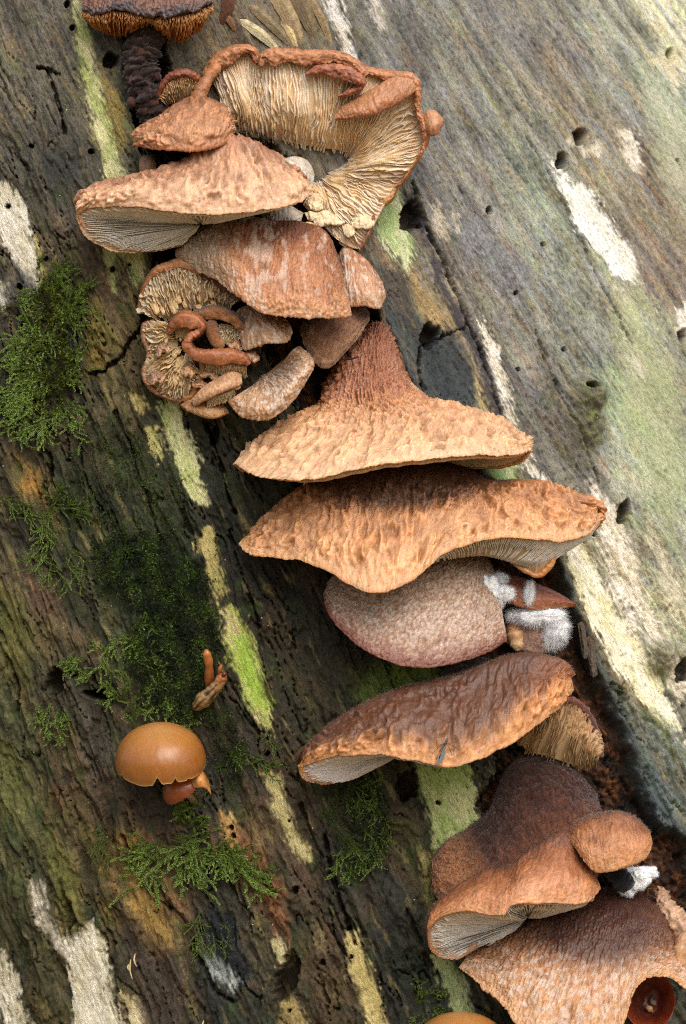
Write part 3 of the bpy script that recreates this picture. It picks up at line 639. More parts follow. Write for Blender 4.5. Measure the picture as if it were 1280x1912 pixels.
# F: the big pale tan cap with white gills
h = H0(400, 380)
t = thing('bracket_mushroom', 'broad pale tan warty cap tipped to show white gills, above the brownish lobed cap', 'mushroom', (450, 330, h - 40), 'bracket mushrooms on the trunk')
T = [(345,442,-5),(285,446,-5),(225,440,10),(178,410,38),(156,374,78),(195,342,95),(270,324,105),(365,288,105),(440,255,95),(500,281,85),(548,315,70),(570,342,50)]
M = [(335,460,70),(268,471,84),(205,466,98),(160,442,112),(143,402,128),(163,387,150),(245,384,180),(360,396,200),(470,392,195),(550,378,165),(578,362,110),(580,345,75)]
rg = tm_rings(T, M, 26, back=110, dy=30); rg[0][:] = rg[0] + (np.array([450, 350, -60]) - rg[0]) * .6
Mm = np.array(M, float); u1 = Mm + (np.array([330, 425, 60]) - Mm) * .05; u2 = Mm + (np.array([330, 425, 40]) - Mm) * .12; u2[:, 2] -= 14
def tintF(c, U, V, su, sv, G): 
    fr = sm(.2, .55, fbm(su / 30, sv / 30, 5, 3)) * .25; return mix(c, lin('e6c4a0'), fr * (V < 1))
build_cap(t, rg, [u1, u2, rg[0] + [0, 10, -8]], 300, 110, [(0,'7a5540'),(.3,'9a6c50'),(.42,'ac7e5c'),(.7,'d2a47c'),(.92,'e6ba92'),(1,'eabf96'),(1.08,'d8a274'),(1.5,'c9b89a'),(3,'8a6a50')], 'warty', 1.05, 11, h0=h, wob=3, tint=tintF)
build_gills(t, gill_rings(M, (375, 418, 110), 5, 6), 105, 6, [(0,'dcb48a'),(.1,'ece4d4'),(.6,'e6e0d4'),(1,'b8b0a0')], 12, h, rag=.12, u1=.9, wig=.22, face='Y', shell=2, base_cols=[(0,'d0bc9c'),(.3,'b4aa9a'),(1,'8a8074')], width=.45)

# D: pointed little cap
h = H0(350, 240)
t = thing('bracket_mushroom', 'small pointed brown cap with a narrow neck joining the frilled gilled bracket', 'mushroom', (350, 210, h - 40), 'bracket mushrooms on the trunk')
T = [(250,262,70),(254,240,75),(292,219,80),(326,194,78),(366,180,80),(405,188,78),(428,210,72),(437,232,60)]
M = [(247,274,95),(254,272,115),(288,276,150),(325,279,168),(365,280,168),(405,273,152),(430,260,122),(439,242,82)]
rg = tm_rings(T, M, 24, back=110, dy=10)
build_cap(t, rg, auto_under(rg), 170, 80, [(0,'7a4e34'),(.25,'8a5c3e'),(.5,'ae7a52'),(.8,'c48f64'),(1,'b97c50'),(1.2,'a06a44'),(3,'5a3a28')], 'warty', .75, 21, h0=h, wob=2)
tube('neck', [(366,196,60,20),(372,178,72,15),(380,160,72,12),(392,140,70,11),(410,118,70,10)], M_CAP, t, [(0,'a06c48'),(.5,'a87048'),(1,'b87c50')], bump=1.6, bs=6, seed=3, h0=h)

# E: the frilled bracket that shows its gills
h = H0(600, 260)
t = thing('bracket_mushroom', 'large frilled bracket turned up to show its cream gills, with a curled orange brown rim', 'mushroom', (590, 300, h - 40), 'bracket mushrooms on the trunk')
O = np.array([(392,142,40),(420,114,62),(455,96,78),(481,122,66),(515,108,84),(560,110,88),(620,112,88),(668,134,84),(720,144,72),(770,148,70),(784,215,62),(790,266,52),(769,312,47),(747,342,47),(716,385,47),(692,432,47),(672,464,42),(632,449,42),(602,422,36),(570,388,25)], float)
I = np.array([(440,238,8),(462,254,12),(480,256,15),(500,258,18),(530,264,20),(560,270,20),(600,276,15),(637,282,10),(650,290,8),(655,298,8),(650,306,6),(640,314,5),(625,320,5),(615,325,5),(605,330,5),(598,335,5),(592,338,5),(586,340,5),(582,340,5),(578,338,5)], float)
O[:, 2] += 9 * np.sin(np.arange(20) * 2.3); Mi = O * .5 + I * .5; Mi[:, 2] += 22 + 10 * np.sin(np.arange(20) * 1.7); Mi[:, :2] += 4 * np.random.default_rng(4).standard_normal((20, 2)); M2 = O * .2 + I * .8; M2[:, 2] += 22
_, Ge, Ne = build_gills(t, [O, Mi, M2, I], 165, 6, [(0,'e0bc98'),(.2,'f2e4d0'),(.45,'f0d6b0'),(.62,'ecc694'),(1,'f6efe4')], 33, h, rag=1.1, over=12, wig=1.5, base_cols=[(0,'e0c09a'),(.5,'e2c496'),(1,'dcb888')], shell=10, width=1.0)
RIM = [(0,'7a4a34'),(.35,'a86c46'),(.6,'c48a5e'),(.85,'bc8054'),(1,'9a5c3a'),(1.3,'a88060'),(3,'8a6a50')]
lip(t, [(386,162,48),(390,138,58),(404,116,66),(428,101,74),(452,92,80),(472,97,80),(482,116,72)], [10,11,13,14,11,9,6], [7,11,14,15,10,7,5], 16, RIM, 5, h, 1)
lip(t, [(486,122,80),(490,106,86),(510,99,90),(545,101,93),(580,104,94),(615,102,95),(645,110,97),(668,124,98),(682,142,94)], [6,8,9,10,9,8,9,10,9], [6,12,20,17,16,13,10,9,6], 18, RIM, 6, h, 1, wob=8)
lip(t, [(572,138,92),(596,130,98),(628,127,104),(655,135,106),(674,150,104),(672,164,100),(650,174,96),(630,180,92)], [4,9,10,9,8,6,4,2], [4,12,18,20,16,9,5,3], 18, [(0,'8a5a40'),(.4,'a87050'),(.7,'a86a4a'),(1,'94583a'),(3,'8a6a50')], 8, h, 1)
lip(t, [(676,130,72),(704,138,76),(735,143,80),(762,143,82),(777,156,80),(780,180,74),(780,204,70),(788,228,70),(795,250,66),(792,270,60),(784,290,56)], [8,9,10,9,8,6,6,7,8,5,3], [6,8,9,10,8,6,5,5,6,4,3], 13, RIM, 7, h, 1, wob=3)
lip(t, [(788,284,56),(770,311,52),(752,338,52),(736,350,48)], [3,4,4,3], [3,3,3,2], 5, [(0,'a8622e'),(.6,'c47a38'),(1,'b06a34'),(3,'8a6a50')], 9, h, 1, bump='fine', wob=3)
lip(t, [(738,350,46),(732,368,48),(718,378,48),(702,384,46)], [5,6,7,5], [4,7,9,6], 6, [(0,'a8622e'),(.6,'c48848'),(1,'c09058'),(3,'8a6a50')], 10, h, 1, bump='fine', wob=3)
lip(t, [(698,402,50),(690,428,52),(680,450,52),(671,467,48)], [4,4,4,3], [3,3,3,2], 5, [(0,'8a5238'),(.6,'a06844'),(1,'8a5a40'),(3,'8a6a50')], 12, h, 1, bump='fine', wob=3)
T = [(626,212,70),(645,192,80),(690,168,86),(735,142,84),(768,138,78),(784,150,66)]
M = [(625,224,96),(662,219,114),(700,211,120),(736,196,116),(765,178,104),(780,160,84)]
rg = tm_rings(T, M, 14, back=25, dy=4); build_cap(t, rg, auto_under(rg, 5), 130, 40, [(0,'a87450'),(.5,'c08a60'),(.85,'bc8258'),(1,'a06440'),(1.3,'a88060'),(3,'8a6a50')], 'wrinkle', .6, 14, h0=h, wob=2, name='folded_lobe')
T = [(788,222,60),(796,207,70),(812,206,72),(826,220,66)]
M = [(792,244,80),(804,252,90),(818,247,86),(828,230,72)]
rg = tm_rings(T, M, 12, back=22, dy=4); build_cap(t, rg, auto_under(rg, 4), 60, 30, [(0,'b07c54'),(.5,'c8946a'),(1,'a86c46'),(3,'8a6a50')], 'fine', .5, 15, h0=h, name='folded_lobe')
# hanging ragged plates on the lower lobe
r_ = np.random.default_rng(3)
for k in range(18):
    x = 578 + 108 * r_.random(); y = 345 + 74 * r_.random() + .1 * (x - 580); w = 10 + 10 * r_.random(); l = 12 + 14 * r_.random(); hh = 30 + 22 * (y - 350) / 70
    T = [(x - w, y, hh), (x, y - 3, hh + 5), (x + w, y + 1, hh)]; M = [(x - w * .8 + 3, y + l * .8, hh + 12), (x + 2, y + l, hh + 15), (x + w * .9 + 2, y + l * .75, hh + 12)]
    rg = tm_rings(T, M, 4, back=16, dy=2); build_cap(t, rg, auto_under(rg, 3), 26, 18, [(0,'d4b88c'),(.6,'e2ccA4'),(1,'ead8b8'),(3,'b89c78')], 'wrinkle', .7, 40 + k, h0=h, mat=M_GILL, name='gill_plate', wob=3)
# pale cushion between the frilled bracket and the big cap
T = [(520,304,40),(548,292,52),(575,300,52),(587,325,40)]; M = [(530,330,58),(552,340,70),(572,345,68),(584,350,55)]
rg = tm_rings(T, M, 12, back=40); build_cap(t, rg, auto_under(rg, 4), 60, 40, [(0,'a89a88'),(.5,'d0c6b6'),(1,'d8d0c0'),(3,'a09080')], 'fuzzy', .7, 17, h0=h, mat=M_MOULD, name='pale_lobe')

T = [(488,400,20),(510,386,34),(540,384,38),(566,398,30)]; M = [(494,412,34),(515,412,46),(540,412,48),(562,414,38)]
rg = tm_rings(T, M, 6, back=40); build_cap(t, rg, auto_under(rg, 4), 60, 30, [(0,'b0a490'),(.5,'d0c8b8'),(1,'d8d0c4'),(3,'a09080')], 'wrinkle', .6, 18, h0=h, mat=M_GILL, name='pale_lobe')
# G: lobed cap
h = H0(490, 490)
t = thing('bracket_mushroom', 'drooping lobed brown cap with grey fibrous left half and pointed tip, over the contorted cluster', 'mushroom', (500, 440, h - 40), 'bracket mushrooms on the trunk')
T = [(332,462,-5),(350,429,12),(379,408,25),(450,401,38),(509,411,48),(560,413,52),(607,432,46),(634,492,34)]
M = [(326,476,45),(345,493,80),(397,518,118),(440,546,150),(489,580,168),(560,589,172),(620,590,152),(656,588,100)]
rg = tm_rings(T, M, 34, back=70, dy=18)
def tintG(c, U, V, su, sv, G):
    gl = sm(.5, .22, U + .08 * fbm(su / 30, sv / 30, 3, 3)); c = mix(c, lin('a8947c') * (1 + .45 * fbm(su / 5, sv / 30, 8, 3))[..., None], .9 * gl)
    wh = sm(.12, .5, fbm(su / 22, sv / 40, 9, 4) + .5 * np.exp(-((U - .52) / .09) ** 2) - .1) * (V < 1.05)
    dk = np.exp(-((U - .56) / .05) ** 2 - ((V - .42) / .12) ** 2) + np.exp(-((U - .68) / .06) ** 2 - ((V - .36) / .1) ** 2); c = mix(c, lin('6a4030'), .75 * np.clip(dk, 0, 1))
    return mix(c, lin('d8c4b0'), .5 * wh)
build_cap(t, rg, auto_under(rg), 260, 120, [(0,'6a4634'),(.28,'7a4e36'),(.5,'a06a46'),(.8,'be8458'),(1,'d09c70'),(1.2,'b07a50'),(3,'5a3a28')], 'wrinkle', .9, 31, h0=h, wob=3, tint=tintG)

# H and I: small caps on its right
h = H0(675, 510)
t = thing('bracket_mushroom', 'small frosted tan cap tucked against the right end of the drooping lobed cap', 'mushroom', (660, 490, h - 40), 'bracket mushrooms on the trunk')
T = [(628,478,0),(642,461,18),(665,470,28),(690,492,30),(713,526,22)]; M = [(640,548,60),(650,568,82),(680,569,94),(708,574,84),(720,554,50)]
rg = tm_rings(T, M, 22, back=55); build_cap(t, rg, auto_under(rg), 110, 60, [(0,'8a5c40'),(.4,'b07c58'),(.7,'c89a74'),(1,'d4a67c'),(1.3,'b08058'),(3,'5a3a28')], 'wrinkle', .6, 41, h0=h, wob=2,
    tint=lambda c, U, V, su, sv, G: mix(c, lin('dcccbc'), .6 * sm(.05, .45, fbm(su / 14, sv / 20, 4, 3) + .5 * np.exp(-((U - .2) / .15) ** 2))))
h = H0(620, 620)
t = thing('bracket_mushroom', 'small dark brown velvety cap hanging under the drooping lobed cap', 'mushroom', (630, 590, h - 50), 'bracket mushrooms on the trunk')
T = [(576,602,-15),(602,578,0),(640,562,6),(676,570,0),(688,588,-12)]; M = [(560,612,28),(571,650,60),(602,685,78),(644,659,72),(690,597,28)]
rg = tm_rings(T, M, 26, back=55)
_, G_, N_, _c = build_cap(t, rg, auto_under(rg), 120, 70, [(0,'4a2e20'),(.4,'7a5038'),(.75,'9c7050'),(1,'b08a68'),(1.3,'8a6448'),(3,'4a3020')], 'fuzzy', .9, 43, h0=h, mat=M_FUZZ, wob=2)
hairs(t, G_, N_, 2500, 6, 'b8967a', 5)

# J: contorted cluster
GR = 'contorted fungi in the cluster below the big pale cap'
h = H0(340, 640)
t = thing('gilled_bracket', 'ragged gilled bracket with an orange rim at the top of the contorted cluster', 'mushroom', (360, 545, h - 30), GR)
O = [(262,580,20),(268,540,35),(284,512,48),(310,497,55),(335,492,58),(368,506,55),(410,524,45),(446,556,30)]
I = [(285,594,25),(300,592,25),(315,596,28),(330,594,28),(350,580,28),(380,574,25),(405,578,22),(425,582,15)]
O_, I_ = np.array(O, float), np.array(I, float); mm = O_ * .5 + I_ * .5; mm[:, 2] += 8
build_gills(t, [O, mm, I], 52, 8, [(0,'c8a078'),(.2,'e4d8c2'),(.7,'e4c294'),(1,'eedcb8')], 44, h, rag=1.2, over=12, wig=1.5, width=1.1)
lip(t, [(258,586,18),(262,556,32),(272,528,44),(290,506,52),(312,496,56),(335,491,60),(358,498,60),(372,512,52)], [4,5,6,6,7,8,8,6], [4,5,6,6,7,8,8,6], 7, [(0,'9a6a48'),(.5,'c48a58'),(1,'b87c4c'),(3,'8a6a50')], 211, h, 1, bump='fine', wob=4)
tube('rim', [(372,512,48,8),(395,520,50,10),(425,540,44,10),(452,560,32,8)], M_FUZZ, t, [(0,'6a4630'),(.5,'7a5238'),(1,'8a6244')], bump=2, bs=7, seed=12, h0=h)
t = thing('gilled_bracket', 'ragged gilled bracket with a frilled outer edge on the cluster side facing the moss', 'mushroom', (320, 670, h - 30), GR)
O = [(290,600,35),(268,612,32),(275,645,34),(279,668,34),(268,696,34),(283,724,34),(310,742,36),(335,748,38),(360,735,46),(372,700,52)]
I = [(335,610,40),(330,622,42),(332,635,44),(332,648,46),(332,660,46),(334,668,46),(337,672,46),(340,674,48),(346,668,50),(352,655,52)]
O_, I_ = np.array(O, float), np.array(I, float); mm = O_ * .5 + I_ * .5; mm[:, 2] += 12
build_gills(t, [O, mm, I], 58, 8, [(0,'a88c70'),(.25,'d8c4a4'),(.6,'e2bc88'),(1,'ecd2a4')], 46, h, rag=1.4, over=8, wig=1.8, width=1.1)
lip(t, [(288,598,32),(268,606,32),(268,628,34),(275,650,35),(276,670,35),(267,692,36),(273,714,37),(290,733,37),(315,745,38),(338,750,42)], 4, 5, 5, [(0,'7a5a48'),(.5,'a07452'),(1,'a87c54'),(3,'8a6a50')], 213, h, -1, bump='fine', wob=4)
tube('rim', [(338,748,46,5),(358,738,54,6),(372,710,60,7),(378,688,62,7),(374,668,58,5)], M_CAP, t, [(0,'b07a48'),(1,'c08a50')], bump=2, bs=6, seed=14, h0=h)
r_ = np.random.default_rng(9)
for k in range(26):                                   # chunky broken gill pieces
    if k < 12: x = 285 + 120 * r_.random(); y = 520 + 55 * r_.random(); hh = 44; sx = .3
    else: x = 285 + 75 * r_.random(); y = 615 + 110 * r_.random(); hh = 50; sx = -.2
    w = 4 + 4 * r_.random(); l = 10 + 12 * r_.random()
    T = [(x - w, y, hh), (x, y - 2, hh + 4), (x + w, y + 1, hh)]; M = [(x - w * .7 + l * sx, y + l * .8, hh + 9), (x + l * sx, y + l, hh + 12), (x + w * .8 + l * sx, y + l * .8, hh + 9)]
    rg = tm_rings(T, M, 3, back=14, dy=2); build_cap(t, rg, auto_under(rg, 3), 18, 12, [(0,'b89468'),(.6,'d8b684'),(1,'e8cca0'),(3,'a88860')], 'wrinkle', .4, 400 + k, h0=h, mat=M_GILL, name='gill_plate')
for k, (x, y, w, l, a_, c_) in enumerate([(392,700,20,16,.2,'b88a62'),(418,682,16,14,-.3,'c49a74'),(376,722,18,14,.4,'b0805a'),(300,655,16,14,-.6,'a88468'),(290,706,18,16,-.4,'a07c62'),(440,645,15,13,.3,'bc9470'),(352,690,14,18,.1,'c89a68'),(474,640,18,14,-.2,'b89070'),(432,716,16,13,.2,'c29468'),(470,664,15,12,.3,'c4a080')]):
    ca, sa = math.cos(a_), math.sin(a_)
    def rt(dx, dy, z): return (x + dx * ca - dy * sa, y + dx * sa + dy * ca, z)
    T = [rt(-w, 0, 56), rt(-w * .5, -l * .6, 64), rt(0, -l * .8, 66), rt(w * .5, -l * .6, 64), rt(w, 0, 56)]; M = [rt(-w * 1.05, l * .2, 72), rt(-w * .5, l * .55, 84), rt(0, l * .4, 80), rt(w * .5, l * .65, 86), rt(w * 1.05, l * .2, 72)]
    rg = tm_rings(T, M, 7, back=40); build_cap(t, rg, auto_under(rg, 4), 60, 34, [(0,'6a4a38'),(.4,'8a6448'),(.75,c_),(1,'d4ae86'),(1.3,'a88464'),(3,'5a4030')], 'rough', .8, 440 + k, h0=h, name='ruffled_lobe', wob=7)
t = thing('curled_mushroom', 'snaking rust brown rolled cap edge winding across the middle of the cluster', 'mushroom', (370, 630, h), GR)
lip(t, [(314,622,62),(320,606,74),(340,594,82),(364,597,86),(379,610,84),(370,624,84),(356,630,86),(352,644,88),(366,659,90),(398,662,92),(430,662,90),(456,668,84),(466,680,76)], [6,9,12,11,8,7,7,9,10,10,11,10,5], [6,10,15,14,10,8,8,12,16,18,18,15,6], 15, [(0,'7a4a32'),(.4,'8a5636'),(.7,'a8683e'),(1,'9a5c36'),(1.3,'a88060'),(3,'7a5a44')], 215, h, 1, bump='fine', amp=1.2, wob=3)
rr = np.array([(384,672,86),(405,678,88),(432,680,86),(460,684,74)], float); r2 = rr + [0, 20, -16]
build_gills(t, [rr, r2], 34, 5, [(0,'d0b088'),(1,'dcc8a4')], 48, h, rag=.4, over=4)
rr = np.array([(326,612,70),(340,602,76),(356,606,78),(368,614,76)], float); r2 = np.array([(328,630,62),(340,630,64),(350,632,66),(356,634,66)], float)
build_gills(t, [rr, r2], 26, 4, [(0,'c49460'),(1,'e0c090')], 49, h, rag=.3, over=3)
t = thing('curled_mushroom', 'dark brown ring shaped curl round pale gills beside the snaking rolled edge', 'mushroom', (420, 610, h), GR)
lip(t, [(362,588,50),(385,584,62),(410,583,70),(434,594,74),(452,612,72),(456,626,64)], [8,12,13,11,8,4], [7,14,16,13,9,4], 14, [(0,'4a3024'),(.4,'6a4430'),(.7,'96643e'),(1,'a87448'),(3,'6a4a38')], 216, h, 1, bump='fuzzy', mat=M_FUZZ, wob=3)
tube('cap', [(398,594,66,9),(395,615,72,13),(403,636,74,13),(418,650,70,8)], M_FUZZ, t, [(0,'6a4630'),(.6,'94623e'),(1,'b08050')], bump=1.6, bs=8, seed=17, h0=h, m=22)
rr = np.array([(410,604,62),(425,606,66),(440,612,66),(452,622,62)], float); r2 = np.array([(408,632,58),(420,640,62),(434,640,62),(448,634,58)], float)
build_gills(t, [rr, r2], 22, 7, [(0,'d2bc94'),(1,'e2d4b4')], 50, h, rag=.8, over=4, wig=1)
t = thing('bracket_mushroom', 'small tan hood shaped cap with pale frosted edge, high on the contorted cluster', 'mushroom', (490, 590, h - 30), GR)
T = [(436,588,30),(450,574,40),(472,568,46),(502,582,50),(535,598,44)]; M = [(452,650,78),(462,652,92),(500,637,104),(535,637,94),(546,618,66)]
rg = tm_rings(T, M, 18, back=60); build_cap(t, rg, auto_under(rg), 120, 60, [(0,'6a4a34'),(.4,'96704e'),(.75,'b48a64'),(1,'c6a27c'),(1.3,'a08060'),(3,'5a4030')], 'wrinkle', .6, 51, h0=h, wob=3,
    tint=lambda c, U, V, su, sv, G: mix(c, lin('d8ccbc'), .6 * sm(.1, .5, fbm(su / 12, sv / 16, 4, 3) + .3 * V - .1)))
t = thing('bracket_mushroom', 'bowl shaped tan lobe with a thick frosted rim at the lower side of the cluster', 'mushroom', (500, 710, h - 30), GR)
def bowl(c, U, V, su, sv, G): return mix(c, lin('dccfc0'), .65 * sm(.1, .5, fbm(su / 14, sv / 14, 6, 3) + .35 * sm(.25, .45, U) * sm(.95, .6, U) - .05))
T = [(452,742,54),(448,725,56),(458,700,50),(470,685,46),(490,680,46),(515,668,50),(530,660,50),(540,660,44)]
Mx = [(426,748,82),(446,772,104),(478,782,116),(512,776,118),(550,742,110),(578,700,96),(584,668,74),(560,646,54)]
rg = [np.array([(470,720,10)] * 8, float) + np.array([(0,0,0)] * 8), np.array([(476,716,28),(478,712,28),(484,706,26),(490,702,26),(500,698,26),(508,694,26),(512,690,28),(516,688,30)], float), np.array([(448,734,86),(458,744,104),(482,750,118),(508,746,122),(538,720,118),(560,692,106),(564,668,88),(545,654,66)], float), np.array(Mx, float)]
build_cap(t, rg, auto_under(rg, 10), 170, 80, [(0,'8a6850'),(.4,'ac8664'),(.7,'c09a74'),(1,'c29468'),(1.3,'a87c54'),(3,'5a4030')], 'wrinkle', .7, 53, h0=h, wob=2, tint=bowl)
t = thing('bracket_mushroom', 'narrow tan lobe with short gills beneath, at the foot of the cluster', 'mushroom', (410, 720, h - 30), GR)
T = [(355,748,70),(372,730,78),(395,712,82),(428,694,80),(450,699,70)]; M = [(362,757,82),(380,748,96),(405,735,104),(432,724,102),(452,716,84)]
rg = tm_rings(T, M, 10, back=50); build_cap(t, rg, auto_under(rg), 90, 40, [(0,'a07a58'),(.5,'c2946a'),(1,'d0a47a'),(1.3,'b08a68'),(3,'6a4a38')], 'fine', .7, 54, h0=h, wob=2)
rr = np.array([(385,748,84),(402,740,90),(420,734,90),(436,726,84)], float); r2 = rr + [2, 16, -14]
build_gills(t, [rr, r2], 26, 4, [(0,'c8a880'),(1,'d8c4a0')], 56, h, rag=.4, over=3)
t = thing('bracket_mushroom', 'lowest small thin tan cap of the cluster, pressed against the wood', 'mushroom', (385, 750, h - 30), GR)
T = [(336,757,40),(352,746,48),(385,744,52),(415,754,48)]; M = [(346,764,62),(370,774,76),(398,780,78),(427,770,58)]
rg = tm_rings(T, M, 10, back=45); build_cap(t, rg, auto_under(rg), 80, 40, [(0,'8a6444'),(.5,'b08458'),(1,'c89a68'),(1.3,'a87c50'),(3,'5a4030')], 'fine', .7, 57, h0=h, wob=2)

# K: lampshade cap
h = H0(700, 780)
t = thing('bracket_mushroom', 'broad warty tan cap spreading like a lampshade from a tall rough rust neck', 'mushroom', (700, 640, h - 50), 'bracket mushrooms on the trunk')
r0 = [(640,700,-50),(650,660,-45),(672,622,-34),(690,606,-20),(704,600,-12),(718,602,-16),(732,612,-30),(742,640,-44),(750,680,-50),(752,690,-52),(752,694,-52),(752,696,-52),(752,698,-52)]
r1 = [(604,745,-40),(616,700,-6),(645,672,32),(672,665,50),(696,662,56),(718,664,50),(742,676,24),(758,700,-12),(764,720,-40),(764,728,-44),(764,732,-46),(764,735,-46),(764,738,-46)]
r2 = [(580,800,-20),(592,762,26),(628,745,76),(662,744,96),(698,742,104),(734,740,96),(768,736,66),(795,748,34),(820,775,0),(810,790,-12),(800,795,-18),(795,798,-22),(790,800,-24)]
r3 = [(480,842,16),(516,794,52),(588,782,112),(648,790,142),(710,790,152),(782,778,142),(862,768,112),(926,780,74),(970,812,34),(950,838,10),(915,850,0),(880,852,-6),(850,850,-10)]
M = [(452,880,42),(439,862,86),(490,883,160),(580,889,206),(680,868,222),(790,853,216),(890,845,190),(960,845,140),(990,838,78),(976,858,50),(946,869,36),(890,871,20),(860,860,6)]
Mm = np.array(M, float); Cc = np.array([760, 840, 20.]); u1 = Mm + (Cc - Mm) * .04; u2 = Mm + (Cc - Mm) * .12; u2[:, 2] -= 12
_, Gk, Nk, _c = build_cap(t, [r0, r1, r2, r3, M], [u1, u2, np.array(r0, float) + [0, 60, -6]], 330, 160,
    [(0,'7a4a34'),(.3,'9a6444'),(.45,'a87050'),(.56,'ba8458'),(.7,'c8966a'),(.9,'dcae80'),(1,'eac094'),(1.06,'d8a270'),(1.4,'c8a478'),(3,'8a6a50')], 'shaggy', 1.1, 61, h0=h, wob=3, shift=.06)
build_gills(t, gill_rings(M, (760, 838, 30), 8, 0), 150, 5, [(0,'dcb080'),(.15,'e0c8a0'),(1,'b09878')], 62, h, rag=.3, wig=.3, face='Y', shell=1)
sel = np.repeat(sm(.55, .4, np.linspace(0, 1, len(Gk)))[:, None], Gk.shape[1], 1)
hairs(t, Gk, Nk, 3000, 5, 'b87e58', 6, sel)
tube('bark_splinter', [(640,672,60,1.5),(655,670,66,1.8),(672,666,68,1.2)], M_CRUMB, t, [(0,'2a2430'),(1,'2a2430')], h0=h, m=6)

# L: widest cap
h = H0(780, 980)
t = thing('bracket_mushroom', 'widest cap, orange brown with a dark velvety top and wavy drooping edge', 'mushroom', (770, 890, h - 50), 'bracket mushrooms on the trunk')
r0 = [(560,945,-50),(600,905,-46),(650,878,-36),(700,860,-24),(750,852,-14),(800,850,-14),(842,856,-22),(872,872,-36),(892,892,-46),(902,902,-50),(908,912,-52),(912,920,-54),(914,925,-54),(915,930,-54),(915,935,-54)]
T = [(476,992,14),(496,960,24),(574,900,32),(645,882,60),(710,878,82),(770,878,88),(832,882,76),(876,888,56),(933,901,44),(990,896,46),(1047,909,46),(1106,942,40),(1075,970,18),(1050,985,8),(1030,995,4)]
md = [(456,1003,46),(482,990,72),(560,955,102),(630,955,138),(700,958,152),(770,948,152),(840,930,132),(900,930,110),(960,930,104),(1020,934,98),(1078,944,84),(1118,958,56),(1095,985,28),(1062,1004,14),(1040,1004,8)]
M = [(445,1016,66),(470,1034,96),(548,1039,140),(615,1062,180),(692,1098,216),(768,1076,202),(830,1028,168),(905,1003,158),(975,1001,152),(1045,1005,136),(1096,996,106),(1126,968,74),(1108,994,46),(1066,1018,34),(1045,1010,24)]
Mm = np.array(M, float); u1 = Mm + (np.array([780, 990, 20.]) - Mm) * .03; u2 = Mm + (np.array([780, 980, 0.]) - Mm) * .1; u2[:, 2] -= 10
def tintL(c, U, V, su, sv, G):
    st = sm(.1, .5, fbm(su / 10, sv / 60, 77, 3)) * sm(.3, .45, V) * sm(.85, .6, V); c = mix(c, lin('8a5a3a'), .5 * st)
    e = np.hypot((G[..., 0] - 735) / 205, (G[..., 1] - 875) / 82) + .16 * fbm(su / 16, sv / 40, 78, 4)
    return mix(c, lin('553a28') * (1 + .4 * fbm(su / 5, sv / 6, 79, 3))[..., None], .9 * sm(1.08, .72, e) * (V < 1))
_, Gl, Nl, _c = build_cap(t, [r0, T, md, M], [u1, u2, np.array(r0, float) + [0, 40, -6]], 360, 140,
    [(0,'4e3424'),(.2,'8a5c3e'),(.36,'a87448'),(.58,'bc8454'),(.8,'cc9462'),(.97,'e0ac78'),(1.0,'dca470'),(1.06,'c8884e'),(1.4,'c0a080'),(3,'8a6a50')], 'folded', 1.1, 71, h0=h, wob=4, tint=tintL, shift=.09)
gr = [(480,1015,0),(510,1018,0),(560,1022,0),(640,1030,0),(700,1042,0),(770,1046,60),(840,1042,96),(900,1038,104),(940,1046,104),(975,1056,100),(1000,1060,92),(1020,1050,76),(1030,1040,60),(1036,1028,44),(1038,1018,32)]
g2 = Mm * .55 + np.array(gr) * .45; g2[:, 2] -= 4
build_gills(t, [Mm + (np.array([800, 960, 60.]) - Mm) * .015 + [0, 0, -6], g2, np.array(gr, float)], 150, 6, [(0,'dcc4a0'),(.15,'e8e2d6'),(.8,'ddd6ca'),(1,'b8b0a4')], 72, h, rag=.2, u0=.3, u1=.95, wig=.3, face='Y', shell=1)
sel = sm(1.1, .75, np.hypot((Gl[..., 0] - 735) / 205, (Gl[..., 1] - 875) / 86))
hairs(t, Gl, Nl, 9000, 8, '6e5040', 8, sel)
# hanging rolled lobe under its right side
rr = np.array([(960,1012,116),(990,1004,116),(1015,1002,108),(1034,1010,96)], float); r1_ = np.array([(950,1040,98),(985,1035,108),(1012,1030,108),(1036,1030,98)], float); r2_ = np.array([(955,1052,86),(982,1064,94),(1003,1074,94),(1030,1046,90)], float)
build_gills(t, [rr, r1_, r2_], 44, 4, [(0,'d8d0c4'),(.6,'d0c0aa'),(1,'d8a068')], 73, h, rag=.2, wig=.3, name='rolled_lobe')
tube('rim', [(958,1052,86,3),(982,1066,94,5),(1003,1075,96,5),(1020,1064,98,6),(1032,1046,98,5),(1036,1022,98,4)], M_CAP, t, [(0,'a88060'),(.5,'c8864a'),(1,'c89058')], bump=1, bs=6, seed=18, h0=h)

tag(tube('larva', [(566,906,h+38,2),(570,902,h+44,3.2),(576,903,h+46,3.2),(578,908,h+44,2.4)], M_GLOSS, None, [(0,'e4dcc8'),(1,'d8ccb0')], m=10, n=16), 'tiny curled white larva on the back of the widest cap', 'larva')
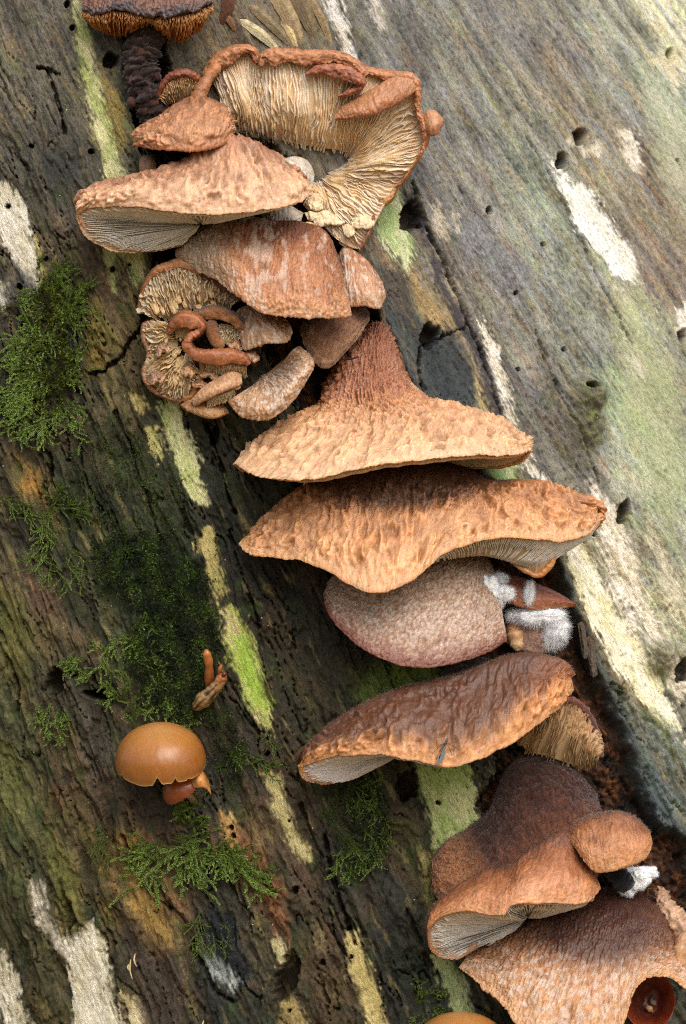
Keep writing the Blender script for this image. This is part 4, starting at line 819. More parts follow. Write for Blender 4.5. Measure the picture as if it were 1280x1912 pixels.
# N: greyish cap
h = H0(780, 1140)
t = thing('bracket_mushroom', 'greyish tan cracked cap with a dark reddish edge, under the widest cap', 'mushroom', (800, 1080, h - 50), 'bracket mushrooms on the trunk')
T = [(612,1088,0),(660,1040,0),(740,1018,4),(820,1012,8),(880,1022,12),(912,1045,16),(926,1080,20)]
M = [(603,1112,58),(620,1154,104),(680,1209,146),(762,1240,162),(840,1236,152),(905,1217,122),(946,1194,82)]
rg = tm_rings(T, M, 12, back=60, dy=16)
def tintN(c, U, V, su, sv, G):
    k = sm(.56, .34, worley(su / 8, sv / 9, 82)); c = mix(c * np.array([.6, .46, .38]), c, .25 + .75 * k); bs_ = sm(.15, .5, fbm(su / 26, sv / 26, 84, 4) + .3 * (V - .6)); c = mix(c, c * np.array([.72, .56, .46]), .7 * bs_); e = sm(.84, .97, V + .1 * fbm(su / 12, sv / 12, 2, 3)); return mix(c, lin('7a4a3a') * (1 + .3 * fbm(su / 4, sv / 4, 1, 2))[..., None], .75 * e * (V < 1.05))
build_cap(t, rg, auto_under(rg), 260, 140, [(0,'5a463a'),(.3,'8a7260'),(.5,'b29a82'),(.75,'c6b09a'),(.92,'b8987e'),(1,'84503c'),(1.3,'6a4436'),(3,'4a3028')], 'crackle', 1.0, 81, h0=h, wob=2, tint=tintN)

# O: torn flap with white mould
h = H0(1000, 1130)
t = thing('torn_mushroom', 'torn pointed rust brown cap remnant beside the greyish cap, bound by white mould', 'mushroom', (960, 1110, h - 40), 'decayed fungi in the groove')
T = [(925,1080,40),(955,1074,52),(990,1084,56),(1036,1104,54),(1074,1128,50)]; M = [(930,1115,62),(958,1128,76),(1002,1136,78),(1045,1134,68),(1076,1131,54)]
rg = tm_rings(T, M, 12, back=50); build_cap(t, rg, auto_under(rg, 4), 120, 50, [(0,'4a2a20'),(.4,'6a3a28'),(.7,'8a4e32'),(1,'b0724a'),(1.3,'8a5a40'),(3,'4a3028')], 'fine', .7, 91, h0=h, wob=3)
tube('stub', [(955,1160,30,14),(962,1185,44,16),(966,1206,48,13),(968,1216,46,8)], M_CAP, t, [(0,'8a6048'),(.5,'c09468'),(1,'d4b488')], bump=3, bs=9, seed=21, h0=h)
T = [(945,1140,10),(975,1128,20),(1020,1130,24),(1050,1150,16)]; M = [(940,1195,40),(975,1212,52),(1015,1218,50),(1048,1196,36)]
rg = tm_rings(T, M, 16, back=40); build_cap(t, rg, auto_under(rg), 90, 50, [(0,'5a4038'),(.5,'94705e'),(1,'a88470'),(3,'4a3028')], 'fuzzy', .8, 93, h0=h, mat=M_FUZZ, name='lower_lobe')
def mould(label, blobs, h, seed, n=2600, L=14, P=None):
    t = thing('mould_tuft', label, 'mould', P or (blobs[0][0], blobs[0][1], h), 'white mould tufts')
    r_ = np.random.default_rng(seed); C = []; A = []
    for k, (x, y, hh, rx, ry) in enumerate(blobs):
        th = np.linspace(0, 2 * math.pi, 40); ph = np.linspace(0, math.pi, 22); TH, PH = np.meshgrid(th, ph)
        d = np.stack([np.sin(PH) * np.cos(TH), np.sin(PH) * np.sin(TH), np.cos(PH)], -1)
        rad = 1 + .35 * fbm(TH * 1.2 + k, PH * 1.6, seed + k, 3)
        G = np.array([x, y, h + hh]) + d * rad[..., None] * np.array([rx, ry, min(rx, ry) * .6]); N = d.copy()
        cl = mix(np.broadcast_to(lin('f6f6f4', 1), G.shape), lin('ccd2d6', 1), sm(0, .6, fbm(TH * 2, PH * 3, seed + 5, 3)))
        mesh_obj('mycelium', W(G).reshape(-1, 3), grid_faces(22, 40), M_MOULD, t, cl.reshape(-1, 3), np.stack([TH * rx, PH * ry], -1).reshape(-1, 2) / 100)
        hairs(t, G, N, int(n * 2.2), L * .75, (.9, .91, .92), seed + k, None, name='threads', grav=.1, wid=.45)
    return t
mould('fluffy white mould between the greyish cap and the torn rust brown flap', [(912,1100,84,20,26),(942,1108,84,20,14),(988,1108,82,9,22),(925,1082,66,24,11),(925,1128,84,12,14)], h, 101, 1300, 8)
mould('fluffy white mould hanging below the torn rust brown flap', [(1010,1150,66,40,16),(1040,1172,60,18,26),(1030,1190,52,16,18),(975,1150,58,24,8)], h, 111, 1500, 16)

# P: long slanting cap
h = H0(820, 1340)
t = thing('bracket_mushroom', 'long slanting orange brown cap with frosted ridge, white gilled end and a midge', 'mushroom', (870, 1300, h - 50), 'bracket mushrooms on the trunk')
T = [(695,1405,-10),(655,1430,-8),(612,1436,14),(578,1426,40),(570,1408,70),(634,1344,86),(735,1288,92),(860,1255,96),(962,1220,92),(1040,1232,82),(1064,1262,60)]
M = [(690,1426,64),(650,1453,76),(605,1464,92),(567,1454,108),(562,1432,124),(620,1412,160),(720,1407,196),(850,1427,206),(960,1381,182),(1036,1326,132),(1071,1290,86)]
rg = tm_rings(T, M, 30, back=110, dy=40); rg[0] = rg[0] + (np.array([880, 1310, -60]) - rg[0]) * .6
Mm = np.array(M, float); u1 = Mm + (np.array([740, 1400, 60]) - Mm) * .04; u2 = Mm + (np.array([740, 1400, 30]) - Mm) * .11; u2[:, 2] -= 12
def tintP(c, U, V, su, sv, G):
    dk = sm(.78, .48, V - .22 * sm(.25, .6, U) * sm(.95, .7, U) + .1 * fbm(su / 30, sv / 60, 6, 3)) * sm(.18, .4, U) * sm(.98, .8, U); c = mix(c, lin('4c2e20') * (1 + .3 * fbm(su / 6, sv / 8, 5, 3))[..., None], .85 * dk * (V < 1))
    f = np.exp(-((V - .24) / .09) ** 2) * sm(-.2, .3, fbm(su / 20, sv / 8, 2, 3)) * sm(.3, .4, U) * sm(.8, .7, U); return mix(c, lin('a09088'), .5 * f)
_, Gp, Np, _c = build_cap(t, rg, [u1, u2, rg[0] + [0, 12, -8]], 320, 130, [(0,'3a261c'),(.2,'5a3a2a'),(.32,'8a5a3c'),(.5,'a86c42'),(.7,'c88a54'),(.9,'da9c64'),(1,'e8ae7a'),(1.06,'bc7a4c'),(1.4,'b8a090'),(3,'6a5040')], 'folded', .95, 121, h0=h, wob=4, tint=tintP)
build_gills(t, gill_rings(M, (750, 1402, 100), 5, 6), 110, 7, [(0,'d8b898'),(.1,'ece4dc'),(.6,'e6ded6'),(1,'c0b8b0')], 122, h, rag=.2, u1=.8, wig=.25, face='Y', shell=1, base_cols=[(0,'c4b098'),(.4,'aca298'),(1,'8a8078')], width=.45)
sel = np.repeat((sm(.12, .2, np.linspace(0, 1, len(Gp))) * sm(.45, .3, np.linspace(0, 1, len(Gp))))[:, None], Gp.shape[1], 1)
hairs(t, Gp, Np, 5000, 5, '9a8474', 9, sel)
# small dark cap behind it
h = H0(860, 1250)
t = thing('bracket_mushroom', 'small dark velvety cap peeping out behind the ridge of the slanting cap', 'mushroom', (870, 1255, h - 40), 'bracket mushrooms on the trunk')
T = [(822,1258,5),(845,1236,14),(880,1226,20),(912,1230,16)]; M = [(830,1275,40),(858,1276,52),(885,1268,52),(912,1258,40)]
rg = tm_rings(T, M, 10, back=40); _, G_, N_, _c = build_cap(t, rg, auto_under(rg), 70, 40, [(0,'2a1e1a'),(.6,'46332a'),(1,'5a4436'),(3,'2a1e1a')], 'fuzzy', .8, 131, h0=h, mat=M_FUZZ)
hairs(t, G_, N_, 900, 5, '7a6858', 11)
# R: gilled remnant
h = H0(1040, 1370)
t = thing('gilled_bracket', 'ragged brown gilled remnant in the groove under the slanting cap', 'mushroom', (1050, 1360, h - 50), 'decayed fungi in the groove')
O = np.array([(985,1345,40),(1020,1322,44),(1050,1308,42),(1080,1318,34),(1104,1352,24),(1118,1392,10)], float); I = np.array([(965,1378,10),(985,1402,16),(1020,1412,20),(1056,1424,18),(1090,1432,10),(1112,1428,0)], float)
mm = O * .5 + I * .5; mm[:, 2] += 18
build_gills(t, [O, mm, I], 60, 11, [(0,'8a5c44'),(.3,'b08c68'),(.8,'a8845c'),(1,'c0a47c')], 132, h, rag=.7, over=8, wig=1.2)
tube('rim', [(1040,1308,44,6),(1075,1312,38,8),(1102,1345,28,8),(1118,1388,14,8),(1122,1415,4,6)], M_FUZZ, t, [(0,'7a4a38'),(.5,'5a3a34'),(1,'8a5a48')], bump=3, bs=8, seed=23, h0=h)

# S: dark velvet mushroom
h = H0(960, 1540)
t = thing('bracket_mushroom', 'dark purplish brown velvety mushroom with a rounded brown lobe, behind the saddle shaped cap', 'mushroom', (1000, 1500, h - 60), 'bracket mushrooms on the trunk')
T = [(806,1606,10),(833,1572,16),(878,1543,14),(912,1512,6),(928,1476,-10),(950,1430,-20),(1005,1410,-20),(1062,1428,-26),(1112,1482,-40)]
M = [(806,1630,40),(822,1682,62),(872,1706,84),(930,1700,96),(980,1668,96),(1030,1632,88),(1070,1600,74),(1105,1570,50),(1128,1530,0)]
rS = tm_rings(T, M, 26, back=50, dy=16)
def tintS(c, U, V, su, sv, G): return mix(c, lin('a06c46') * (1 + .35 * fbm(su / 5, sv / 9, 3, 3))[..., None], .85 * sm(920, 845, G[..., 0] + .5 * (1600 - G[..., 1])) * (V < 1.1))
_, Gs, Ns, _c = build_cap(t, rS, auto_under(rS), 240, 120, [(0,'241814'),(.35,'38231c'),(.6,'4c2e24'),(.85,'74482f'),(1,'9a6a46'),(1.2,'6a4430'),(3,'2c1c18')], 'fuzzy', 1.3, 141, h0=h, mat=M_FUZZ, tint=tintS)
hairs(t, Gs, Ns, 9000, 7, '66463a', 13)

# T: saddle cap of two lobes
h = H0(980, 1660)
t = thing('bracket_mushroom', 'saddle shaped brown cap folded into two lobes with white gills, over the frosted wide cap', 'mushroom', (1020, 1620, h - 50), 'bracket mushrooms on the trunk')
T = [(885,1750,-5),(850,1772,-5),(818,1766,18),(806,1738,52),(822,1685,72),(910,1624,80),(955,1615,82),(988,1587,78),(1050,1551,68),(1090,1592,60),(1112,1635,52)]
M = [(890,1766,70),(850,1792,80),(810,1782,92),(798,1752,108),(808,1722,132),(864,1699,168),(934,1707,204),(962,1686,198),(1040,1684,186),(1100,1682,160),(1121,1660,110)]
rg = tm_rings(T, M, 26, back=100, dy=40); rg[0] = rg[0] + (np.array([1030, 1650, -60]) - rg[0]) * .55
Mm = np.array(M, float); u1 = Mm + (np.array([960, 1720, 60]) - Mm) * .04; u2 = Mm + (np.array([960, 1720, 30]) - Mm) * .1; u2[:, 2] -= 12
_, Gt, Nt, _c = build_cap(t, rg, [u1, u2, rg[0] + [0, 12, -8]], 280, 110, [(0,'3a241c'),(.2,'4a2e22'),(.36,'6e442e'),(.6,'a0663f'),(.85,'ca8a5a'),(1,'d89c6a'),(1.06,'b47446'),(1.4,'c0b0a0'),(3,'6a5040')], 'fine', 1.1, 151, h0=h, wob=3)
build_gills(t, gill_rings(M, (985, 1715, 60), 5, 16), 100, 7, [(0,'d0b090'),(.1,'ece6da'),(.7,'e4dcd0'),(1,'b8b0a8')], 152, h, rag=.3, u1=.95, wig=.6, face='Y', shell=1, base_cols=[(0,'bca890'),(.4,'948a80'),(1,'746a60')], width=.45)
sel = np.repeat((sm(.1, .2, np.linspace(0, 1, len(Gt))) * sm(.5, .3, np.linspace(0, 1, len(Gt))))[:, None], Gt.shape[1], 1)
hairs(t, Gt, Nt, 5000, 5, '9a8272', 15, sel)
T = [(1040,1562,30),(1068,1538,52),(1105,1522,66),(1150,1515,70),(1186,1527,62),(1213,1556,44)]; M = [(1068,1575,100),(1092,1608,138),(1114,1627,150),(1160,1618,146),(1204,1602,118),(1218,1576,76)]
rg = tm_rings(T, M, 26, back=80, dy=20)
_, G_, N_, _c = build_cap(t, rg, auto_under(rg), 160, 80, [(0,'3a241c'),(.22,'6a4634'),(.45,'9a643f'),(.8,'c48858'),(1,'d8a070'),(1.2,'a06c48'),(3,'5a3a2c')], 'fine', 1.0, 153, h0=h, name='right_lobe', wob=2)
sel = np.repeat((sm(.1, .2, np.linspace(0, 1, len(G_))) * sm(.5, .3, np.linspace(0, 1, len(G_))))[:, None], G_.shape[1], 1)
hairs(t, G_, N_, 2500, 5, 'b09a88', 16, sel)

# V: wide cap at the bottom
h = H0(1080, 1790)
t = thing('bracket_mushroom', 'wide dark centred cap with a frosted orange tan edge, lowest of the brackets', 'mushroom', (1120, 1720, h - 60), 'bracket mushrooms on the trunk')
r0 = [(960,1760,-60),(985,1720,-56),(1030,1690,-50),(1080,1668,-46),(1126,1655,-44),(1170,1665,-46),(1220,1675,-50),(1250,1700,-54),(1275,1740,-58)]
r1 = [(880,1772,20),(935,1742,26),(1000,1712,36),(1060,1705,50),(1126,1700,60),(1175,1705,58),(1225,1710,46),(1255,1735,30),(1290,1770,10)]
r2 = [(868,1790,44),(915,1790,66),(980,1780,98),(1045,1790,126),(1110,1790,136),(1165,1780,128),(1215,1775,104),(1255,1785,74),(1300,1805,40)]
M = [(857,1806,64),(895,1832,92),(940,1872,132),(990,1925,170),(1075,1950,190),(1155,1915,180),(1190,1838,150),(1240,1822,120),(1310,1862,80)]
def tintV(c, U, V, su, sv, G):
    f = sm(.05, .4, fbm(su / 18, sv / 18, 161, 4) + .35 * np.exp(-((V - .8) / .13) ** 2) - .12); e = sm(.97, .9, V)
    c = mix(c, lin('d4c0ae') * (1 + .25 * fbm(su / 4, sv / 4, 4, 2))[..., None], .65 * f * sm(.5, .62, V) * e)
    k = np.hypot((G[..., 0] - 1110 - .2 * (G[..., 1] - 1740)) / 150, (G[..., 1] - 1735) / 72) + .12 * fbm(su / 20, sv / 30, 165, 3)
    return mix(c, lin('442820') * (1 + .4 * fbm(su / 5, sv / 5, 166, 3))[..., None], .9 * sm(1.35, .5, k) * (V < .95))
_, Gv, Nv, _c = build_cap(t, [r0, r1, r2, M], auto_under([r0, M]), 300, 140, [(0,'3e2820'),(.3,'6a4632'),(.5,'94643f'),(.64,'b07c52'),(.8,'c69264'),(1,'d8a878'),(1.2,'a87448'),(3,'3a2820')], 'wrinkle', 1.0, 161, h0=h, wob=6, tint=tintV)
sel = np.repeat((sm(.62, .4, np.linspace(0, 1, len(Gv))))[:, None], Gv.shape[1], 1)
hairs(t, Gv, Nv, 7000, 5, '8a5e48', 17, sel)
# mould and black lump between saddle cap and wide cap
mould('bluish white mould beside a black lump near the two lobed saddle cap', [(1190,1640,30,24,22),(1212,1630,22,16,12),(1172,1660,30,16,14)], H0(1190, 1640), 171, 900, 5)
mould('thin white mould strip under the saddle cap where its gills end', [(1010,1698,70,30,9),(1050,1690,66,30,7)], H0(1020, 1690), 173, 900, 6)
t = thing('rotten_lump', 'black shrivelled lump wedged beside the bluish white mould', 'fungus', (1155, 1640, H0(1155, 1640) - 30), 'decayed fungi in the groove')
tube('flesh', [(1128,1622,40,10),(1148,1630,60,18),(1162,1644,58,20),(1172,1660,40,10)], M_FUZZ, t, [(0,'15141a'),(1,'101016')], bump=4, bs=9, seed=25, h0=H0(1155, 1640))
# W: dark red cup
h = H0(1215, 1870)
t = thing('cup_fungus', 'glossy dark red cup with a tiny pale snail in it under the wide cap', 'fungus', (1210, 1860, h - 20), None)
th = np.linspace(0, 2 * math.pi, 70); rr_ = np.linspace(0, 1, 26); TH, RR = np.meshgrid(th, rr_)
G = np.stack([1212 + RR * 48 * np.cos(TH), 1868 + RR * 56 * np.sin(TH), h + 10 + 42 * RR ** 2.2 + 4 * fbm(np.cos(TH) * RR * 2, np.sin(TH) * RR * 2, 3, 2)], -1)
Gb = G - np.array([0, 0, 7.0]); cw = mix(np.broadcast_to(lin('5a2416'), G.shape), lin('8a3c20'), sm(.5, 1, RR))
F1 = grid_faces(26, 70); K = 26 * 70; last = np.arange(K).reshape(26, 70)[-1]
mesh_obj('cup', W(np.concatenate([G.reshape(-1, 3), Gb.reshape(-1, 3)])), [F1, F1[:, ::-1] + K, np.stack([last[:-1], last[1:], last[1:] + K, last[:-1] + K], -1)], M_GLOSS, t, np.concatenate([cw.reshape(-1, 3)] * 2), np.concatenate([np.stack([TH * 30, RR * 50], -1).reshape(-1, 2)] * 2) / 100)
tube('stem', [(1212,1868,8,16),(1205,1860,-25,18),(1200,1850,-70,20)], M_GLOSS, t, [(0,'5a2416'),(1,'3a1a12')], h0=h)
t = tag(tube('snail', [(1205,1880,h+22,2),(1209,1881,h+26,5),(1214,1884,h+27,6),(1219,1888,h+26,3)], M_GLOSS, None, [(0,'d8b88a'),(1,'c89a60')], m=10, closed_ends=True), 'tiny pale snail lying in the glossy dark red cup', 'snail')
# X: pale stalks at the right edge
h = H0(1265, 1740)
t = thing('shrivelled_mushroom', 'pale tan ribbed folded stalk growing right beside the wide dark centred cap', 'mushroom', (1270, 1720, h - 40), 'shrivelled fungi beside the wide cap')
tube('stalk', [(1232,1655,0,10),(1240,1690,24,15),(1262,1720,40,24),(1290,1750,44,28),(1310,1770,40,20)], M_CAP, t, [(0,'8a6850'),(.4,'bb977a'),(1,'c4a080')], bump=9, bs=9, seed=27, h0=h, m=40)
t = thing('shrivelled_mushroom', 'tan curled stalk with a darker mouth beneath the pale ribbed stalk', 'mushroom', (1275, 1790, h - 40), 'shrivelled fungi beside the wide cap')
tube('stalk', [(1285,1738,80,12),(1274,1765,86,15),(1270,1795,90,13),(1278,1815,86,9),(1292,1822,80,6)], M_CAP, t, [(0,'a88062'),(.5,'c89c70'),(1,'b07c50')], bump=2, bs=9, seed=28, h0=h, m=24)

# A, B, C: dried fungi at the top
h = H0(280, 40)
GD = 'dried fungi near the top'
t = thing('gilled_bracket', 'dried dark brown bracket with amber gills in two lobes at the very top', 'mushroom', (280, 10, h - 30), GD)
for O, I, n, sd in (([(152,18,70),(175,24,88),(205,20,96),(240,24,96),(270,26,86),(288,30,70)], [(172,38,30),(190,56,34),(212,66,38),(236,63,36),(262,46,30),(284,42,24)], 46, 181), ([(283,34,66),(308,30,88),(340,30,94),(370,20,84),(396,8,66)], [(298,48,26),(316,68,34),(332,79,38),(352,68,34),(384,36,24)], 40, 183)):
    O_, I_ = np.array(O, float), np.array(I, float); mm = O_ * .5 + I_ * .5; mm[:, 2] += 14
    build_gills(t, [O_, mm, I_], n, 9, [(0,'b08058'),(.3,'b8814c'),(1,'a0602a')], sd, h, rag=.5, wig=.8, base_cols=[(0,'6a4020'),(1,'8a5020')])
T = [(150,-30,20),(190,-45,20),(240,-50,20),(285,-45,20),(340,-45,20),(398,-30,20)]; M = [(152,18,80),(195,22,104),(240,18,106),(286,28,96),(340,26,104),(398,4,76)]
rg = tm_rings(T, M, 20, back=40); build_cap(t, rg, auto_under(rg), 200, 60, [(0,'3a2a24'),(.5,'5a4034'),(.8,'7a5440'),(.95,'4a4448'),(1.1,'5a4438'),(3,'3a2a24')], 'crackle', 1.6, 185, h0=h, wob=9)
h = H0(270, 150)
t = thing('rotten_stalk', 'crumbling blackish brown rotten stalk below the dried amber gilled bracket', 'fungus', (270, 150, h - 40), GD)
tube('flesh', [(285,30,-10,30),(268,80,10,32),(262,120,16,30),(270,160,18,30),(282,200,14,26),(290,235,0,20)], M_FUZZ, t, [(0,'3a241a'),(.5,'30201c'),(1,'2a1c1a')], bump=11, bs=15, seed=29, h0=h, m=60, n=110, lump=0)
for k, (x, y, r) in enumerate([(252,150,13),(285,190,12),(268,205,10),(262,100,14),(290,140,11),(246,190,9)]):
    tube('rotten_crumb', [(x - 4, y - r, 26, r * .5), (x, y, 30, r), (x + 3 + k, y + r, 26, r * .5)], M_FUZZ, t, [(0,'5a3426'),(1,'30201e')], bump=4, bs=7, seed=70 + k, h0=h, m=16)
h = H0(335, 165)
t = thing('gilled_bracket', 'small withered bracket with rusty rim tucked between rotten stalk and pointed cap', 'mushroom', (335, 165, h - 30), GD)
O = np.array([(296,186,40),(310,154,52),(335,140,58),(362,146,54),(374,166,44)], float); I = np.array([(312,192,20),(325,194,26),(340,192,28),(355,188,26),(368,182,20)], float); mm = O * .5 + I * .5; mm[:, 2] += 8
build_gills(t, [O, mm, I], 30, 7, [(0,'b07c50'),(.5,'b49468'),(1,'9a784c')], 187, h, rag=.7, wig=1)
tube('rim', [(292,188,40,4),(308,152,54,6),(335,136,62,8),(362,142,58,7),(377,166,46,4)], M_CAP, t, [(0,'8a4e34'),(.5,'7a4430'),(1,'a05a30')], bump=3, bs=6, seed=31, h0=h)
tag(tube('mushroom_button', [(268,295,h+10,8),(274,305,h+34,16),(280,318,h+40,15),(292,326,h+34,8)], M_CAP, None, [(0,'a07858'),(1,'c89a78')], bump=2, bs=8, seed=32), 'small round tan button peeping out above the big pale tan cap', 'mushroom', GD)

# ------------------------------------------------------------------ smooth orange mushrooms
def dome(name, parent, c, a, hgt, tilt, roll, stops, seed, h0, notch=(), lipcurl=.0, spin=0, zs=1.0):
    """gilled dome cap: revolved shell with a notched edge"""
    nu, nv = 160, 46
    TH, V = np.meshgrid(np.linspace(0, 2 * math.pi, nu), np.linspace(0, 1, nv))
    amax = math.radians(96) * (1 - .02 * np.sin(TH * 3 + seed))
    amax = amax + math.radians(.7) * fbm(TH * 5, TH * 0 + seed, seed + 4, 3)
    for ang, wd, dp in notch: amax = amax - math.radians(dp) * np.clip(1 - np.abs(((TH - ang + math.pi) % (2 * math.pi)) - math.pi) / wd, 0, 1)
    an = V * amax
    r = a * np.sin(an) ** .92; z = hgt * (np.cos(an) - .15)
    def place(r, z):
        P = np.stack([r * np.cos(TH), -z, r * np.sin(TH) * zs], -1)       # y down, h toward the camera
        ct, st = math.cos(tilt), math.sin(tilt); y, q = P[..., 1] * ct + P[..., 2] * st * 1.0, -P[..., 1] * st + P[..., 2] * ct
        cr_, sr_ = math.cos(roll), math.sin(roll); x2 = P[..., 0] * cr_ - y * sr_; y2 = P[..., 0] * sr_ + y * cr_
        return np.stack([c[0] + x2, c[1] + y2, c[2] + h0 + q], -1)
    G = place(r + .8 * fbm(TH * 2, V * 3, seed, 2), z); Gi = place(r * .94, z * .93 - 2)
    col = ramp(stops, V + .06 * fbm(np.cos(TH) * 2, np.sin(TH) * 2 + V, seed, 3)) * (1 + .06 * fbm(TH * 12, V * 4, seed + 2, 3))[..., None]
    F = grid_faces(nv, nu); K = nv * nu; l = np.arange(K).reshape(nv, nu)[-1]
    mesh_obj(name, W(np.concatenate([G.reshape(-1, 3), Gi.reshape(-1, 3)])), [F[:, ::-1], F + K, np.stack([l[:-1], l[1:], l[1:] + K, l[:-1] + K], -1)], M_GLOSS, parent,
             np.concatenate([col.reshape(-1, 3), col.reshape(-1, 3) * .8]), np.concatenate([np.stack([TH * a, V * hgt], -1).reshape(-1, 2)] * 2) / 100)
    # gill plates inside
    n = 60; th = np.linspace(0, 2 * math.pi, n, endpoint=False); vv = np.linspace(.25, .95, 8)
    ta, va = np.meshgrid(th, vv); TH = ta; ra = a * np.sin(va * math.radians(90)) * .92; za = hgt * (np.cos(va * math.radians(90)) - .15) * .92
    A = place(ra, za); Bm = place(ra, np.minimum(za, za * 0 - hgt * .02))
    i = np.arange(8 * n).reshape(8, n); f = np.stack([i[:-1], i[1:], i[1:] + 8 * n, i[:-1] + 8 * n], -1).reshape(-1, 4)
    gc = np.tile(lin('b08450'), (16 * n, 1)); mesh_obj('gills', W(np.concatenate([A.reshape(-1, 3), Bm.reshape(-1, 3)])), f, M_GILL, parent, gc, np.zeros((16 * n, 2)), kind='stuff')
h = H0(298, 1420)
ORG = [(0,'b88850'),(.3,'ac743a'),(.7,'98602a'),(.92,'9c6430'),(1,'b88448')]
t = thing('orange_mushroom', 'glossy orange domed mushroom with notched edge growing from the moss', 'mushroom', (330, 1470, h), 'smooth orange mushrooms')
HP = math.pi / 2
dome('cap', t, (299, 1411, 62), 85, 66, .5, -.06, ORG, 3, h, notch=[(HP + .10, .10, 15), (HP - .30, .06, 10), (HP + 1.05, .06, 7), (HP - .62, .02, 3), (HP + .45, .5, -5)])
tube('stem', [(300,1425,55,10),(312,1450,40,9),(326,1480,15,9),(335,1500,-12,10)], M_GLOSS, t, [(0,'c49a5c'),(1,'6a3e20')], h0=h)
t = thing('orange_mushroom', 'small chestnut mushroom with a folded edge tucked under the orange dome', 'mushroom', (350, 1495, h), 'smooth orange mushrooms')
dome('cap', t, (338, 1474, 52), 38, 34, .25, -.55, [(0,'a86030'),(.5,'9a5228'),(1,'7a3a1c')], 5, h, notch=[(HP - .3, .04, 5), (HP - .1, .04, 5), (HP - .5, .04, 5), (HP + .1, .04, 4)])
T = [(352,1452,70),(364,1440,74),(378,1440,70),(388,1456,60)]; M = [(362,1470,84),(372,1468,92),(384,1470,86),(394,1482,66)]
rg = tm_rings(T, M, 8, back=20); build_cap(t, rg, auto_under(rg, 3), 60, 30, [(0,'9a5c30'),(.5,'b87a42'),(1,'cc9454'),(1.3,'b88a58'),(3,'6a4428')], 'none', .0, 7, h0=h, mat=M_GLOSS, name='folded_edge')
tube('stem', [(345,1475,45,8),(356,1488,24,7),(362,1500,-8,8)], M_GLOSS, t, [(0,'b8a080'),(1,'6a4a30')], h0=h)
h = H0(860, 1940)
t = thing('orange_mushroom', 'pale orange dome of a mushroom below the lowest bracket', 'mushroom', (870, 2010, h), 'smooth orange mushrooms')
dome('cap', t, (860, 1968, 80), 100, 92, .22, 0, ORG, 9, h)
tube('stem', [(860,1970,70,13),(866,2010,30,12),(872,2050,-20,14)], M_GLOSS, t, [(0,'c49a5c'),(1,'6a3e20')], h0=h)
# broken stalks in the moss
h = H0(395, 1270)
t = thing('broken_stalk', 'thin reddish brown broken stalk standing out of the dark moss', 'stalk', (386, 1290, h), 'broken mushroom stalks')
tube('stem', [(392,1296,10,8),(390,1270,26,8.5),(390,1245,40,8),(386,1222,48,8.5),(384,1212,50,10)], M_GLOSS, t, [(0,'5a3018'),(.6,'96582c'),(1,'b07038')], bump=.8, bs=6, seed=33, h0=h)
t = thing('broken_stalk', 'thick striped brown broken stalk with hollow end bent beside the thin reddish stalk', 'stalk', (370, 1315, h), 'broken mushroom stalks')
def stripe(U, PH, lu, V): return mix(mix(np.broadcast_to(lin('a08050'), U.shape + (3,)), lin('3a2414'), sm(.0, .35, fbm(PH * 3.5, U * 3, 5, 3))), lin('a86030'), sm(.75, .95, U))
tube('stem', [(362,1324,6,12),(376,1310,22,14),(394,1294,34,13),(408,1276,44,11),(416,1262,50,9),(419,1256,51,8)], M_CAP, t, None, bump=1.8, bs=9, seed=34, h0=h, m=28, colfn=stripe)
tube('hollow_tip', [(414,1264,58,3),(418,1259,60,5),(422,1255,58,3)], M_GLOSS, t, [(0,'5a2a14'),(1,'6a3218')], h0=h, m=10)
tube('torn_edge', [(408,1262,50,2),(410,1250,54,4),(414,1240,54,2.5)], M_CAP, t, [(0,'8a4a20'),(1,'a05c28')], h0=h, m=10)

# ------------------------------------------------------------------ midge on the slanting cap
hp = H0(820, 1340) + 205
t = thing('midge', 'tiny grey midge with folded clear wings resting on the slanting cap edge', 'insect', (828, 1402, hp))
tube('body', [(836,1378,hp+8,1.6),(833,1384,hp+10,2.6),(830,1394,hp+9,1.8),(826,1406,hp+8,1.6),(823,1416,hp+8,1)], M_GLOSS, t, [(0,'4a4438'),(1,'6a6a60')], m=8)
for sg in (-1, 1):
    pts = np.array([(834,1384),(830+sg*1.5,1392),(827+sg*5,1406),(822+sg*5.5,1418),(818+sg*3,1425),(818,1426),(822,1408),(830,1390)], float)
    co = np.concatenate([np.c_[pts, np.full(len(pts), hp + 11)], np.c_[pts, np.full(len(pts), hp + 11.6)]]); n = len(pts); top = np.arange(n)
    c0 = co[:n].mean(0); c1 = co[n:].mean(0); co = np.concatenate([co, [c0, c1]])
    f = [np.stack([np.roll(top, -1), top, np.full(n, 2 * n)], -1), np.stack([top + n, np.roll(top, -1) + n, np.full(n, 2 * n + 1)], -1)]
    mesh_obj('wing', W(co), f, M_WING, t, np.tile(lin('9aa4a8'), (len(co), 1)), co[:, :2] / 100)
for k, (dx, dy) in enumerate([(-28, 22), (-20, 34), (14, 30), (30, 16), (-18, 6), (20, -2)]):
    tube('leg', [(832,1388,hp+9,.5),(832+dx*.5,1388+dy*.35,hp+14,.45),(832+dx,1388+dy,hp-2,.4)], M_CRUMB, t, [(0,'3a2a20'),(1,'3a2a20')], n=8, m=5)

